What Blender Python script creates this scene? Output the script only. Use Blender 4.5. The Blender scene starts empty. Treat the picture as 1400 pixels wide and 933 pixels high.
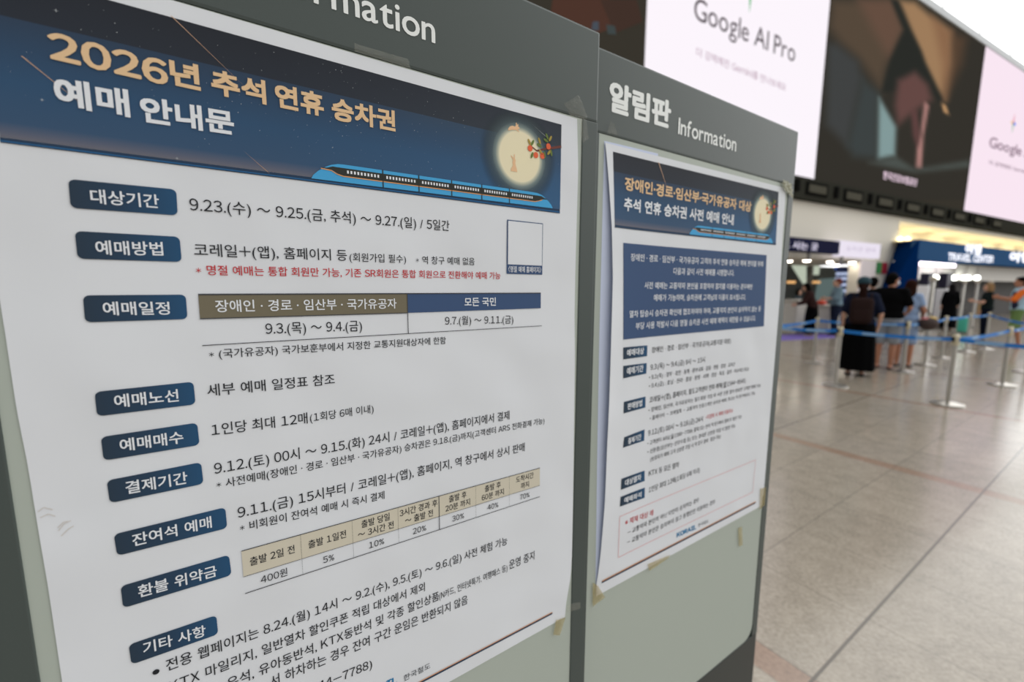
import bpy, bmesh, math, random
from mathutils import Vector, Matrix
random.seed(7)
C = bpy.context.scene.collection
SC = bpy.context.scene

# ------------------------------------------------------------------ camera, world, exposure
F_PX = 583.333                      # 15 mm on a 36 mm wide sensor, 1400 px wide frame
PITCH, ROLL, TH, EYE = math.radians(7.25), math.radians(0.2), math.radians(56.7), 1.52
cp, sp, cr, sr = math.cos(PITCH), math.sin(PITCH), math.cos(ROLL), math.sin(ROLL)
RT0, UP0, FWD = Vector((1, 0, 0)), Vector((0, sp, cp)), Vector((0, cp, -sp))
cam = bpy.data.cameras.new('camera')
cam.lens, cam.sensor_width, cam.clip_start, cam.clip_end = 15.0, 36.0, 0.02, 300
cam.dof.use_dof, cam.dof.focus_distance, cam.dof.aperture_fstop = True, 0.44, 3.5
cam_o = bpy.data.objects.new('camera', cam)
C.objects.link(cam_o)
cx_ = RT0 * cr + UP0 * sr
cy_ = UP0 * cr - RT0 * sr
cz_ = -FWD
M = Matrix((cx_, cy_, cz_)).transposed().to_4x4()
M.translation = (0, 0, EYE)
cam_o.matrix_world = M
SC.camera = cam_o

SC.view_settings.view_transform = 'Standard'
SC.view_settings.look = 'None'
SC.view_settings.gamma = 1.0
SC.view_settings.use_curve_mapping = False
SC.view_settings.exposure = 0.0

world = bpy.data.worlds.new('daylight')
SC.world = world
world.use_nodes = True
nt = world.node_tree
bg = nt.nodes['Background']
tc = nt.nodes.new('ShaderNodeTexCoord')
dp = nt.nodes.new('ShaderNodeVectorMath'); dp.operation = 'DOT_PRODUCT'
dp.inputs[1].default_value = (0.70, 0.48, 0.53)      # the glazed side of the hall is up to the right
nt.links.new(tc.outputs['Generated'], dp.inputs[0])
rmp = nt.nodes.new('ShaderNodeValToRGB')
nt.links.new(dp.outputs['Value'], rmp.inputs['Fac'])
mr = nt.nodes.new('ShaderNodeMapRange')
mr.inputs['From Min'].default_value = -1
nt.links.new(dp.outputs['Value'], mr.inputs['Value'])
nt.links.new(mr.outputs['Result'], rmp.inputs['Fac'])
els = rmp.color_ramp.elements
els.new(0.5); els.new(0.5)
for el, (p_, c_) in zip(els, ((0.10, (0.42, 0.43, 0.44)), (0.55, (0.62, 0.63, 0.64)), (0.80, (0.95, 0.95, 0.95)), (0.96, (2.2, 2.2, 2.18)))):
    el.position = p_; el.color = (*c_, 1)
nt.links.new(rmp.outputs['Color'], bg.inputs['Color'])
bg.inputs['Strength'].default_value = 1.21

# ------------------------------------------------------------------ helpers
def lin(c):
    c = c / 255.0
    return c / 12.92 if c <= 0.04045 else ((c + 0.055) / 1.055) ** 2.4

MATS = {}
def mat(name, rgb, rough=0.6, metal=0.0, spec=0.4, emit=0.0, alpha=1.0):
    if name in MATS:
        return MATS[name]
    m = bpy.data.materials.new(name); m.use_nodes = True
    b = m.node_tree.nodes['Principled BSDF']
    col = (lin(rgb[0]), lin(rgb[1]), lin(rgb[2]), 1)
    b.inputs['Base Color'].default_value = col
    b.inputs['Roughness'].default_value = rough
    b.inputs['Metallic'].default_value = metal
    b.inputs['Specular IOR Level'].default_value = spec
    if emit:
        b.inputs['Emission Color'].default_value = col
        b.inputs['Emission Strength'].default_value = emit
        b.inputs['Base Color'].default_value = (0.01, 0.01, 0.01, 1)
        b.inputs['Specular IOR Level'].default_value = 0.0
    b.inputs['Alpha'].default_value = alpha
    MATS[name] = m
    return m

def add_noise(m, scale, amount, bump=0.0, detail=4):
    """small variation of a material's own colour, and a little relief"""
    t = m.node_tree; b = t.nodes['Principled BSDF']
    co = t.nodes.new('ShaderNodeTexCoord')
    n = t.nodes.new('ShaderNodeTexNoise'); n.inputs['Scale'].default_value = scale; n.inputs['Detail'].default_value = detail
    t.links.new(co.outputs['Object'], n.inputs['Vector'])
    if amount:
        hs = t.nodes.new('ShaderNodeHueSaturation')
        hs.inputs['Color'].default_value = b.inputs['Base Color'].default_value
        k = t.nodes.new('ShaderNodeMapRange')
        k.inputs['To Min'].default_value = 1 - amount; k.inputs['To Max'].default_value = 1 + amount
        t.links.new(n.outputs['Fac'], k.inputs['Value']); t.links.new(k.outputs['Result'], hs.inputs['Value'])
        t.links.new(hs.outputs['Color'], b.inputs['Base Color'])
    if bump:
        bp = t.nodes.new('ShaderNodeBump'); bp.inputs['Strength'].default_value = 1.0; bp.inputs['Distance'].default_value = bump
        t.links.new(n.outputs['Fac'], bp.inputs['Height']); t.links.new(bp.outputs['Normal'], b.inputs['Normal'])
    return m

ORG = {}        # world origin of every (unrotated) parent
def tag(o, label=None, cat=None, group=None, kind=None):
    if label: o['label'] = label
    if cat: o['category'] = cat
    if group: o['group'] = group
    if kind: o['kind'] = kind
    return o

def thing(name, loc, label, cat, group=None, rz=0.0):
    o = bpy.data.objects.new(name, None)
    o.empty_display_size = 0.1
    C.objects.link(o)
    o.location = loc; o.rotation_euler = (0, 0, rz)
    ORG[o.name] = Vector(loc)
    return tag(o, label, cat, group)

def mk(name, verts, faces, m, parent=None, uv=None, smooth=False, local=False, mats=None, midx=None):
    """one mesh object; verts in world space unless local"""
    verts = [Vector(v) for v in verts]
    if local:
        off = Vector((0, 0, 0))
    elif parent is not None:
        off = ORG[parent.name]
    else:
        n = len(verts)
        off = Vector((sum(v.x for v in verts) / n, sum(v.y for v in verts) / n, min(v.z for v in verts)))
    me = bpy.data.meshes.new(name)
    me.from_pydata([v - off for v in verts], [], faces)
    for mm in (mats or [m]):
        me.materials.append(mm)
    if midx:
        for p, i in zip(me.polygons, midx): p.material_index = i
    if uv is not None:
        ul = me.uv_layers.new(name='UVMap')
        for lp in me.loops:
            ul.data[lp.index].uv = uv[lp.vertex_index]
    if smooth:
        for p in me.polygons: p.use_smooth = True
    me.update()
    o = bpy.data.objects.new(name, me)
    C.objects.link(o)
    if parent is not None:
        o.parent = parent
        ORG[o.name] = off
    elif not local:
        o.location = off
        ORG[o.name] = off
    else:
        ORG[o.name] = Vector((0, 0, 0))
    return o

class MB:
    """collects shapes for ONE mesh"""
    def __init__(s): s.v = []; s.f = []
    def add(s, vs, fs):
        b = len(s.v); s.v += [Vector(v) for v in vs]; s.f += [tuple(i + b for i in f) for f in fs]; return s
    def box(s, c, h, ax=None, bev=0.0):
        """box with centre c, half sizes h along the axes ax, bevelled edges"""
        ax = ax or (Vector((1, 0, 0)), Vector((0, 1, 0)), Vector((0, 0, 1)))
        bm = bmesh.new(); bmesh.ops.create_cube(bm, size=2)
        for v in bm.verts: v.co = Vector((v.co.x * h[0], v.co.y * h[1], v.co.z * h[2]))
        if bev: bmesh.ops.bevel(bm, geom=bm.edges[:], offset=bev, segments=2, affect='EDGES', profile=0.6)
        c = Vector(c)
        bm.verts.index_update()
        s.add([c + ax[0] * v.co.x + ax[1] * v.co.y + ax[2] * v.co.z for v in bm.verts], [[v.index for v in f.verts] for f in bm.faces])
        bm.free(); return s
    def lathe(s, prof, c=(0, 0, 0), n=24):
        c = Vector(c); vs = []; fs = []
        for r, z in prof:
            for k in range(n):
                a = 2 * math.pi * k / n; vs.append(c + Vector((r * math.cos(a), r * math.sin(a), z)))
        for j in range(len(prof) - 1):
            for k in range(n):
                fs.append((j * n + k, j * n + (k + 1) % n, (j + 1) * n + (k + 1) % n, (j + 1) * n + k))
        fs.append(tuple(range(n - 1, -1, -1))); fs.append(tuple((len(prof) - 1) * n + k for k in range(n)))
        return s.add(vs, fs)
    def tube(s, pts, rad, n=8):
        pts = [Vector(p) for p in pts]; vs = []; fs = []
        for i, p in enumerate(pts):
            d = (pts[min(i + 1, len(pts) - 1)] - pts[max(i - 1, 0)]).normalized()
            a = d.orthogonal().normalized(); b = d.cross(a)
            r = rad[i] if isinstance(rad, (list, tuple)) else rad
            for k in range(n):
                t = 2 * math.pi * k / n; vs.append(p + a * (r * math.cos(t)) + b * (r * math.sin(t)))
        for i in range(len(pts) - 1):
            for k in range(n):
                fs.append((i * n + k, i * n + (k + 1) % n, (i + 1) * n + (k + 1) % n, (i + 1) * n + k))
        fs.append(tuple(range(n - 1, -1, -1))); fs.append(tuple((len(pts) - 1) * n + k for k in range(n)))
        return s.add(vs, fs)
    def sphere(s, c, r, sc=(1, 1, 1), sub=2):
        bm = bmesh.new(); bmesh.ops.create_icosphere(bm, subdivisions=sub, radius=r); bm.verts.index_update()
        c = Vector(c)
        s.add([c + Vector((v.co.x * sc[0], v.co.y * sc[1], v.co.z * sc[2])) for v in bm.verts], [[v.index for v in f.verts] for f in bm.faces])
        bm.free(); return s
    def build(s, name, m, parent=None, smooth=False, local=False):
        return mk(name, s.v, s.f, m, parent, smooth=smooth, local=local)

def smooth_by_angle(o, ang=40):
    me = o.data
    for p in me.polygons: p.use_smooth = True
    bm = bmesh.new(); bm.from_mesh(me)
    for e in bm.edges:
        if len(e.link_faces) == 2 and e.calc_face_angle(0) > math.radians(ang): e.smooth = False
    bm.to_mesh(me); bm.free()
    return o

# ---- sight lines and planes: turn a measured direction into a place on a real plane
def ray(px, py):
    x, y = (px - 700) / F_PX, (py - 466.5) / F_PX
    return RT0 * (cr * x + sr * y) - UP0 * (-sr * x + cr * y) + FWD

DV = Vector((math.sin(TH), math.cos(TH), 0))          # along the notice boards
NV = Vector((math.cos(TH), -math.sin(TH), 0))         # out of their faces
ZV = Vector((0, 0, 1))

class Surf:
    """a vertical face at distance D from the lens; w(u, v) is the relief of a sheet on it"""
    def __init__(s, D, w=None, d=DV, n=NV, lift=0.0):
        s.D, s.w, s.d, s.n, s.lift = D, w, d, n, lift
    def P(s, u, v, k=0.0):
        h = s.lift + k + (s.w(u, v) if s.w else 0)
        return s.d * u - s.n * (s.D - h) + ZV * v
    def uv(s, px, py):
        r = ray(px, py); h = s.lift
        for _ in range(4 if s.w else 1):
            t = -(s.D - h) / r.dot(s.n); p = r * t
            u, v = p.dot(s.d), p.z + EYE
            if s.w: h = s.lift + s.w(u, v)
        return u, v

# ---- lettering: glyph outlines of the default font, laid out by hand
GL = {}
def glyph(ch):
    """(verts, faces, advance) of a character at size 1"""
    if ch in GL: return GL[ch]
    if ch == ' ':
        GL[ch] = ([], [], 0.30); return GL[ch]
    src = ch
    wide = ch.isascii() and ch.isalnum()
    if wide: src = chr(ord(ch) + 0xFEE0)               # the sans digits and capitals of the Korean face
    def mesh_of(t):
        c = bpy.data.curves.new('g', 'FONT'); c.body = t; c.size = 1; c.resolution_u = 3
        o = bpy.data.objects.new('g', c); C.objects.link(o)
        me = bpy.data.meshes.new_from_object(o)
        vs = [(v.co.x, v.co.y) for v in me.vertices]; fs = [tuple(p.vertices) for p in me.polygons]
        bpy.data.objects.remove(o); bpy.data.curves.remove(c); bpy.data.meshes.remove(me)
        return vs, fs
    vs, fs = mesh_of(src)
    if not vs:
        GL[ch] = ([], [], 0.3); return GL[ch]
    x0, x1 = min(v[0] for v in vs), max(v[0] for v in vs)
    if wide:
        side = 0.045
        vs = [(x - x0 + side, y) for x, y in vs]; adv = x1 - x0 + 2 * side
        if ch == '1':
            vs = [(x + .05, y) for x, y in vs]; adv += .10
    elif ord(ch) >= 0xAC00 and ord(ch) < 0xD7A4:
        adv = 0.92
    elif ch in '(),.[]·':
        sb = 0.06 if ch in '()' else 0.05
        vs = [(x - x0 + sb, y) for x, y in vs]; adv = x1 - x0 + 2 * sb
    elif ch == '＊':
        vs = [((x - x0) * .58 + .05, y * .58 + .12) for x, y in vs]; adv = (x1 - x0) * .58 + .1
    else:
        vs = [(x - x0 + 0.06, y) for x, y in vs]; adv = x1 - x0 + 0.12
    GL[ch] = (vs, fs, adv); return GL[ch]

def plain_glyph(ch):
    """the western letter of the default face itself (for the sign lettering)"""
    key = '_' + ch
    if key in GL: return GL[key]
    if ch == ' ':
        GL[key] = ([], [], 0.26); return GL[key]
    c = bpy.data.curves.new('g', 'FONT'); c.body = ch; c.size = 1; c.resolution_u = 4
    o = bpy.data.objects.new('g', c); C.objects.link(o)
    me = bpy.data.meshes.new_from_object(o)
    vs = [(v.co.x, v.co.y) for v in me.vertices]; fs = [tuple(p.vertices) for p in me.polygons]
    bpy.data.objects.remove(o); bpy.data.curves.remove(c); bpy.data.meshes.remove(me)
    x0, x1 = min(v[0] for v in vs), max(v[0] for v in vs)
    sb = 0.038
    GL[key] = ([(x - x0 + sb, y) for x, y in vs], fs, x1 - x0 + 2 * sb)
    return GL[key]

def layout(body, bold=0.0, latin=False, ring=10, square=None):
    """flat mesh of a line of text: hangul foot at y=0, hangul height 1; returns verts (x, y, layer), faces, ink width"""
    vs, fs, x = [], [], 0.0
    if square: bold = square[1]
    for ch in body:
        g = (plain_glyph if latin else glyph)(ch)
        if g[0]:
            offs = [(0, 0)]
            if bold:
                offs = [(bold * math.cos(2 * math.pi * k / ring), bold * 0.9 * math.sin(2 * math.pi * k / ring)) for k in range(ring)]
            if square:
                offs = [(square[0] * i, square[1] * .9 * j) for i in (-1, 0, 1) for j in (-1, 0, 1)]
            for q, (dx, dy) in enumerate(offs):
                b = len(vs)
                vs += [(x + vx + dx, vy + dy, q * 4e-6) for vx, vy in g[0]]
                fs += [tuple(i + b for i in f) for f in g[1]]
        x += g[2]
    lo, hi = (0.0, 0.69) if latin else (-0.077 - bold * .9, 0.825 + bold * .9)
    s = 1.0 / (hi - lo)
    x0 = min(v[0] for v in vs); x1 = max(v[0] for v in vs)
    return [((v[0] - x0) * s, (v[1] - lo) * s, v[2]) for v in vs], fs, (x1 - x0) * s

def text(surf, name, body, pl, pr, h, m, parent, k, bold=0.0, latin=False, ring=10, square=None):
    """lettering printed on a sheet: feet of the line run from pl to pr, letters h tall at the left"""
    a, b = surf.uv(*pl), surf.uv(*pr)
    hv = surf.uv(pl[0], pl[1] - h)[1] - a[1]
    vs, fs, wd = layout(body, bold, latin, ring, square)
    ex = ((b[0] - a[0]) / wd, (b[1] - a[1]) / wd)
    out = [surf.P(a[0] + x * ex[0], a[1] + x * ex[1] + y * hv, k + q) for x, y, q in vs]
    return mk(name, out, fs, m, parent)

def text_uv(surf, name, body, u0, v0, size, m, parent, k, bold=0.0, latin=False, align='L', sx=1.0):
    """the same, placed by size on the surface"""
    vs, fs, wd = layout(body, bold, latin)
    sh = {'L': 0, 'C': -wd * sx * size / 2, 'R': -wd * sx * size}[align]
    return mk(name, [surf.P(u0 + sh + x * sx * size, v0 + y * size, k + q) for x, y, q in vs], fs, m, parent)

def patch(surf, name, c4, m, parent, k, nx=12, ny=4, depth=None, **kw):
    """rectangle printed on a sheet, from its four corners TL TR BR BL in surface coordinates"""
    TL, TR, BR, BL = c4
    vs, fs, uv = [], [], []
    for j in range(ny + 1):
        t = j / ny
        for i in range(nx + 1):
            s = i / nx
            u = (BL[0] * (1 - s) + BR[0] * s) * (1 - t) + (TL[0] * (1 - s) + TR[0] * s) * t
            v = (BL[1] * (1 - s) + BR[1] * s) * (1 - t) + (TL[1] * (1 - s) + TR[1] * s) * t
            vs.append(surf.P(u, v, k)); uv.append((s, t))
    for j in range(ny):
        for i in range(nx):
            a = j * (nx + 1) + i; fs.append((a, a + 1, a + nx + 2, a + nx + 1))
    return mk(name, vs, fs, m, parent, uv=uv)

def px4(surf, *pts): return [surf.uv(*p) for p in pts]

def poly(surf, name, uvs, m, parent, k, uvmap=None):
    return mk(name, [surf.P(u, v, k) for u, v in uvs], [tuple(range(len(uvs)))], m, parent, uv=uvmap)

def rounded(surf, name, c4, rad, m, parent, k):
    """rounded tag from its four corners"""
    TL, TR, BR, BL = c4
    W = ((TR[0] - TL[0]) ** 2 + (TR[1] - TL[1]) ** 2) ** .5; Hh = ((TL[0] - BL[0]) ** 2 + (TL[1] - BL[1]) ** 2) ** .5
    rx, ry = rad / W, rad / Hh
    st = []
    for cx0, cy0, a0 in ((1 - rx, 1 - ry, 0), (rx, 1 - ry, 90), (rx, ry, 180), (1 - rx, ry, 270)):
        for q in range(6):
            a = math.radians(a0 + q * 18); st.append((cx0 + rx * math.cos(a), cy0 + ry * math.sin(a)))
    uvs = []
    for s, t in st:
        uvs.append(((BL[0] * (1 - s) + BR[0] * s) * (1 - t) + (TL[0] * (1 - s) + TR[0] * s) * t,
                    (BL[1] * (1 - s) + BR[1] * s) * (1 - t) + (TL[1] * (1 - s) + TR[1] * s) * t))
    return poly(surf, name, uvs, m, parent, k, uvmap=st)

def lerp_line(pts, n):
    """n points evenly along a polyline"""
    L = [0.0]
    for a, b in zip(pts, pts[1:]): L.append(L[-1] + math.hypot(b[0] - a[0], b[1] - a[1]))
    out = []
    for i in range(n):
        t = L[-1] * i / (n - 1); j = 0
        while j < len(L) - 2 and L[j + 1] < t: j += 1
        f = (t - L[j]) / max(L[j + 1] - L[j], 1e-9)
        out.append((pts[j][0] * (1 - f) + pts[j + 1][0] * f, pts[j][1] * (1 - f) + pts[j + 1][1] * f))
    return out

def sheet(surf, name, left, right, m, parent, k, nx=24, ny=60, thick=0.0004):
    """a sheet of paper between its left and right edges (top to bottom), with real thickness"""
    Lp, Rp = lerp_line(left, ny + 1), lerp_line(right, ny + 1)
    vs, fs = [], []
    for lay in (0, 1):
        for (a, b) in zip(Lp, Rp):
            for i in range(nx + 1):
                s = i / nx
                vs.append(surf.P(a[0] * (1 - s) + b[0] * s, a[1] * (1 - s) + b[1] * s, k - lay * thick))
    N = (nx + 1) * (ny + 1)
    for j in range(ny):
        for i in range(nx):
            a = j * (nx + 1) + i
            fs.append((a, a + nx + 1, a + nx + 2, a + 1)); fs.append((N + a, N + a + 1, N + a + nx + 2, N + a + nx + 1))
    def rim(idx):
        for a, b in zip(idx, idx[1:]): fs.append((a, b, N + b, N + a))
    rim([i for i in range(nx + 1)]); rim([ny * (nx + 1) + i for i in range(nx + 1)][::-1])
    rim([j * (nx + 1) for j in range(ny + 1)][::-1]); rim([j * (nx + 1) + nx for j in range(ny + 1)])
    return mk(name, vs, fs, m, parent, smooth=False)

# ------------------------------------------------------------------ the notice boards
m_frame = mat('grey_paint', (73, 81, 78), 0.42, 0.0, 0.30); add_noise(m_frame, 900, 0.03, 0.00004)
m_panel = mat('pale_green_panel', (174, 182, 172), 0.55); add_noise(m_panel, 1200, 0.02)
m_sign = mat('sign_white', (235, 238, 235), 0.5)
m_base = mat('base_dark', (56, 60, 58), 0.45, 0, .3)
m_paper = mat('paper', (224, 227, 231), 0.75, 0, 0.25)
add_noise(m_paper, 9, 0.0, 0.006, detail=1)
m_paper_b = mat('paper_shade_tint', (205, 214, 236), 0.75, 0, 0.25)  # bluish shade beside the lifted edge is put into this paper's colour
m_black = mat('print_black', (38, 40, 44), 0.7, 0, 0.2)
m_grey = mat('print_grey', (82, 86, 90), 0.7, 0, 0.2)
m_line = mat('print_line', (70, 72, 76), 0.7, 0, 0.2)
m_red = mat('print_red', (196, 52, 58), 0.7, 0, 0.2)
m_gold = mat('print_gold', (228, 194, 152), 0.7, 0, 0.2)
m_white = mat('print_white', (230, 233, 237), 0.7, 0, 0.2)
m_olive = mat('print_olive', (118, 111, 92), 0.7, 0, 0.2)
m_navy = mat('print_navy', (64, 86, 122), 0.7, 0, 0.2)
m_beige = mat('print_beige', (210, 203, 184), 0.7, 0, 0.2)
m_rail = mat('print_rail', (40, 62, 88), 0.7, 0, 0.2)
m_rail2 = mat('print_rail_blue', (44, 96, 142), 0.7, 0, 0.2)
m_train = mat('print_train_blue', (74, 166, 218), 0.7, 0, 0.2)
m_band = mat('print_train_band', (52, 54, 50), 0.7, 0, 0.2)
m_orange = mat('print_orange_line', (222, 158, 104), 0.7, 0, 0.2)
m_moonc = (236, 226, 190)
m_rabbit = mat('print_rabbit', (234, 192, 150), 0.7, 0, 0.2)
m_persim = mat('print_persimmon', (228, 104, 68), 0.7, 0, 0.2)
m_twig = mat('print_twig', (112, 64, 56), 0.7, 0, 0.2)
m_leaf = mat('print_leaf', (104, 122, 62), 0.7, 0, 0.2)
m_leafy = mat('print_leaf_yellow', (168, 146, 70), 0.7, 0, 0.2)
m_star = mat('print_star', (214, 220, 222), 0.7, 0, 0.2)
m_comet = mat('print_comet', (206, 168, 140), 0.7, 0, 0.2)
m_cyan = mat('print_logo_blue', (0, 118, 168), 0.7, 0, 0.2)
m_pink = mat('print_pink_line', (228, 170, 170), 0.7, 0, 0.2)

def uv_mat(name, axis, stops, rough=0.7, mix=None):
    """printed colour blend along one direction of the printed patch"""
    m = bpy.data.materials.new(name); m.use_nodes = True
    t = m.node_tree; b = t.nodes['Principled BSDF']
    b.inputs['Roughness'].default_value = rough; b.inputs['Specular IOR Level'].default_value = 0.25
    uvn = t.nodes.new('ShaderNodeUVMap'); uvn.uv_map = 'UVMap'
    sx = t.nodes.new('ShaderNodeSeparateXYZ'); t.links.new(uvn.outputs['UV'], sx.inputs['Vector'])
    def ramp(ax, st, interp='LINEAR'):
        r = t.nodes.new('ShaderNodeValToRGB'); r.color_ramp.interpolation = interp
        e = r.color_ramp.elements
        while len(e) < len(st): e.new(0.5)
        for el, (p, c) in zip(e, st):
            el.position = p; el.color = (lin(c[0]), lin(c[1]), lin(c[2]), 1)
        t.links.new(sx.outputs[ax], r.inputs['Fac']); return r
    r1 = ramp(axis, stops)
    if mix:
        r2 = ramp(axis, mix[0]); r3 = t.nodes.new('ShaderNodeMapRange')
        r3.inputs['From Min'].default_value, r3.inputs['From Max'].default_value = mix[1], mix[2]
        t.links.new(sx.outputs['X'], r3.inputs['Value'])
        mx = t.nodes.new('ShaderNodeMix'); mx.data_type = 'RGBA'
        t.links.new(r3.outputs['Result'], mx.inputs[0]); t.links.new(r1.outputs['Color'], mx.inputs[6]); t.links.new(r2.outputs['Color'], mx.inputs[7])
        t.links.new(mx.outputs[2], b.inputs['Base Color'])
    else:
        t.links.new(r1.outputs['Color'], b.inputs['Base Color'])
    return m

SKY_A = [(0.0, (108, 108, 118)), (0.04, (90, 97, 116)), (0.10, (56, 83, 113)), (0.36, (48, 80, 112)), (0.55, (46, 72, 100)), (0.735, (46, 64, 86)), (0.737, (40, 46, 56)), (1.0, (36, 40, 48))]
SKY_B = [(0.0, (60, 92, 126)), (0.05, (54, 94, 132)), (0.16, (52, 92, 130)), (0.36, (52, 88, 124)), (0.55, (52, 80, 110)), (0.735, (56, 78, 100)), (0.737, (52, 60, 70)), (1.0, (46, 52, 62))]
m_sky = uv_mat('print_night_sky', 'Y', SKY_A, mix=(SKY_B, 0.35, 0.9))
m_tag = uv_mat('print_tag_blue', 'X', [(0.0, (42, 58, 74)), (0.45, (40, 64, 88)), (1.0, (38, 80, 116))])
def radial(name, inner, stops):
    """printed disc with a soft rim; centre of the patch is the centre of the disc"""
    m = bpy.data.materials.new(name); m.use_nodes = True
    t = m.node_tree; b = t.nodes['Principled BSDF']; b.inputs['Roughness'].default_value = 0.7; b.inputs['Specular IOR Level'].default_value = 0.25
    uvn = t.nodes.new('ShaderNodeUVMap'); uvn.uv_map = 'UVMap'
    d = t.nodes.new('ShaderNodeVectorMath'); d.operation = 'DISTANCE'; d.inputs[1].default_value = (.5, .5, 0)
    t.links.new(uvn.outputs['UV'], d.inputs[0])
    r = t.nodes.new('ShaderNodeValToRGB'); e = r.color_ramp.elements
    a = t.nodes.new('ShaderNodeValToRGB'); ea = a.color_ramp.elements
    while len(e) < len(stops): e.new(.5)
    while len(ea) < len(stops): ea.new(.5)
    for el, el2, (p, c, al) in zip(e, ea, stops):
        el.position = p; el.color = (lin(c[0]), lin(c[1]), lin(c[2]), 1); el2.position = p; el2.color = (al, al, al, 1)
    t.links.new(d.outputs['Value'], r.inputs['Fac']); t.links.new(d.outputs['Value'], a.inputs['Fac'])
    t.links.new(r.outputs['Color'], b.inputs['Base Color']); t.links.new(a.outputs['Color'], b.inputs['Alpha'])
    return m
GREENISH = (86, 100, 104)
m_moon = radial('print_moon', 0, [(0.0, (238, 228, 192), 1), (0.225, (236, 226, 192), 1), (0.235, (214, 212, 186), .95), (0.27, (140, 156, 152), .75), (0.31, (90, 106, 110), .6), (0.38, (72, 84, 88), .35), (0.44, (60, 74, 84), 0)])

F1, S1 = Surf(0.450), Surf(0.452, lift=0.0014)
F2 = Surf(0.475)

def make_board(F, u0, u1, pu0, pu1, label, group):
    """grey steel notice board: header sheet, stiles, plinth, recessed pale panel, feet"""
    vt, pvt, pvb = 1.856, 1.742, 0.656
    c = F.P((u0 + u1) / 2, 0, -0.02)
    t = thing('notice_board', c, label, 'notice board', group)
    ax = (DV, NV, ZV)
    def bx(mb, a, b, lo, hi, k0, k1, bev=0.0015):
        mb.box(F.P((a + b) / 2, (lo + hi) / 2, (k0 + k1) / 2), ((b - a) / 2, (k1 - k0) / 2, (hi - lo) / 2), ax, bev)
    h = MB(); bx(h, u0, u1, pvt, vt, -0.03, 0, 0.003); h.build('header_panel', m_frame, t)
    for a, b in ((u0, pu0), (pu1, u1)):
        s = MB(); bx(s, a, b, pvb, pvt, -0.03, 0, 0.0012); s.build('stile', m_frame, t)
    # pale panel with rounded lower corners, seated a little behind the frame
    r = 0.035; out = [(pu0, pvt), (pu0, pvb + r)]
    for q in range(7):
        a = math.radians(180 + 15 * q); out.append((pu0 + r + r * math.cos(a), pvb + r + r * math.sin(a)))
    for q in range(7):
        a = math.radians(270 + 15 * q); out.append((pu1 - r + r * math.cos(a), pvb + r + r * math.sin(a)))
    out.append((pu1, pvt))
    n = len(out)
    vs = [F.P(u, v, -0.0014) for u, v in out] + [F.P(u, v, -0.012) for u, v in out]
    fs = [tuple(range(n)), tuple(range(2 * n - 1, n - 1, -1))] + [(i, i + n, (i + 1) % n + n, (i + 1) % n) for i in range(n)]
    mk('display_panel', vs, fs, m_panel, t)
    b = MB(); bx(b, pu0, pu1, pvb - .02, pvb + r, -0.03, -0.004, 0.001); bx(b, u0, u1, 0.06, pvb, -0.03, 0, 0.003); b.build('lower_panel', m_base, t)
    for uu in (u0 + 0.05, u1 - 0.05):
        f = MB(); bx(f, uu - 0.03, uu + 0.03, 0.0, 0.06, -0.19, 0.16, 0.006); f.build('foot', m_base, t)
    return t

B1 = make_board(F1, -0.173, 0.4345, -0.1445, 0.407, 'nearer grey information board carrying the large holiday ticket notice', 'information boards')
B2 = make_board(F2, 0.4365, 1.0545, 0.4625, 1.0315, 'grey information board further along, carrying the smaller notice with blue box', 'information boards')

# sign lettering: measured on the second board and repeated at the same place of the first
text(F2, 'sign_lettering', '알림판', (832, 152.5), (916, 177.5), 44, m_sign, B2, 0.0005, bold=0.045)
text(F2, 'sign_lettering', 'Information', (926.6, 182.8), (1005.8, 207.2), 22.3, m_sign, B2, 0.0005, bold=0.012, latin=True, ring=8)
def shift_copy(px_pts, h):
    a = F2.uv(*px_pts[0]); b = F2.uv(*px_pts[1]); t = F2.uv(px_pts[0][0], px_pts[0][1] - h)
    return a, b, t[1] - a[1]
e1 = F1.uv(595, 59.3)
a2, b2, h2 = shift_copy(((926.6, 182.8), (1005.8, 207.2)), 22.3)
vs, fs, wd = layout('Information', 0.012, True, 8)
sxx = (b2[0] - a2[0]) / wd
mk('sign_lettering', [F1.P(e1[0] - wd * sxx + x * sxx, e1[1] + y * h2, 0.0005 + q) for x, y, q in vs], fs, m_sign, B1)
a3, b3, h3 = shift_copy(((832, 152.5), (916, 177.5)), 44)
vs, fs, wd = layout('알림판', 0.045)
sx3 = (b3[0] - a3[0]) / wd
mk('sign_lettering', [F1.P(e1[0] - (b2[0] - a3[0]) + x * sx3, e1[1] + (a3[1] - a2[1]) + y * h3, 0.0005 + q) for x, y, q in vs], fs, m_sign, B1)

# ------------------------------------------------------------------ the large holiday notice
S = S1
p0 = S.P(0.13, 1.02)
N1 = thing('notice_poster', p0, 'large white holiday ticket notice with a night sky header and full moon', 'poster')
L1, L2, L3, L4 = 0.0003, 0.0006, 0.0009, 0.0012
leftE = [(-0.137, 1.7415), (-0.137, 1.62)] + px4(S, (7.6, 460), (22.8, 561), (38, 637), (53, 729), (66, 805), (85, 933)) + [(-0.130, 1.012)]
rightE = px4(S, (789, 162.5), (790.5, 230), (786.5, 375), (785.5, 430), (786, 490), (783.8, 660), (782, 759), (780.3, 788), (774, 826), (772.5, 844))
sheet(S, 'paper_sheet', leftE, rightE, m_paper, N1, 0.0)
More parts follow.
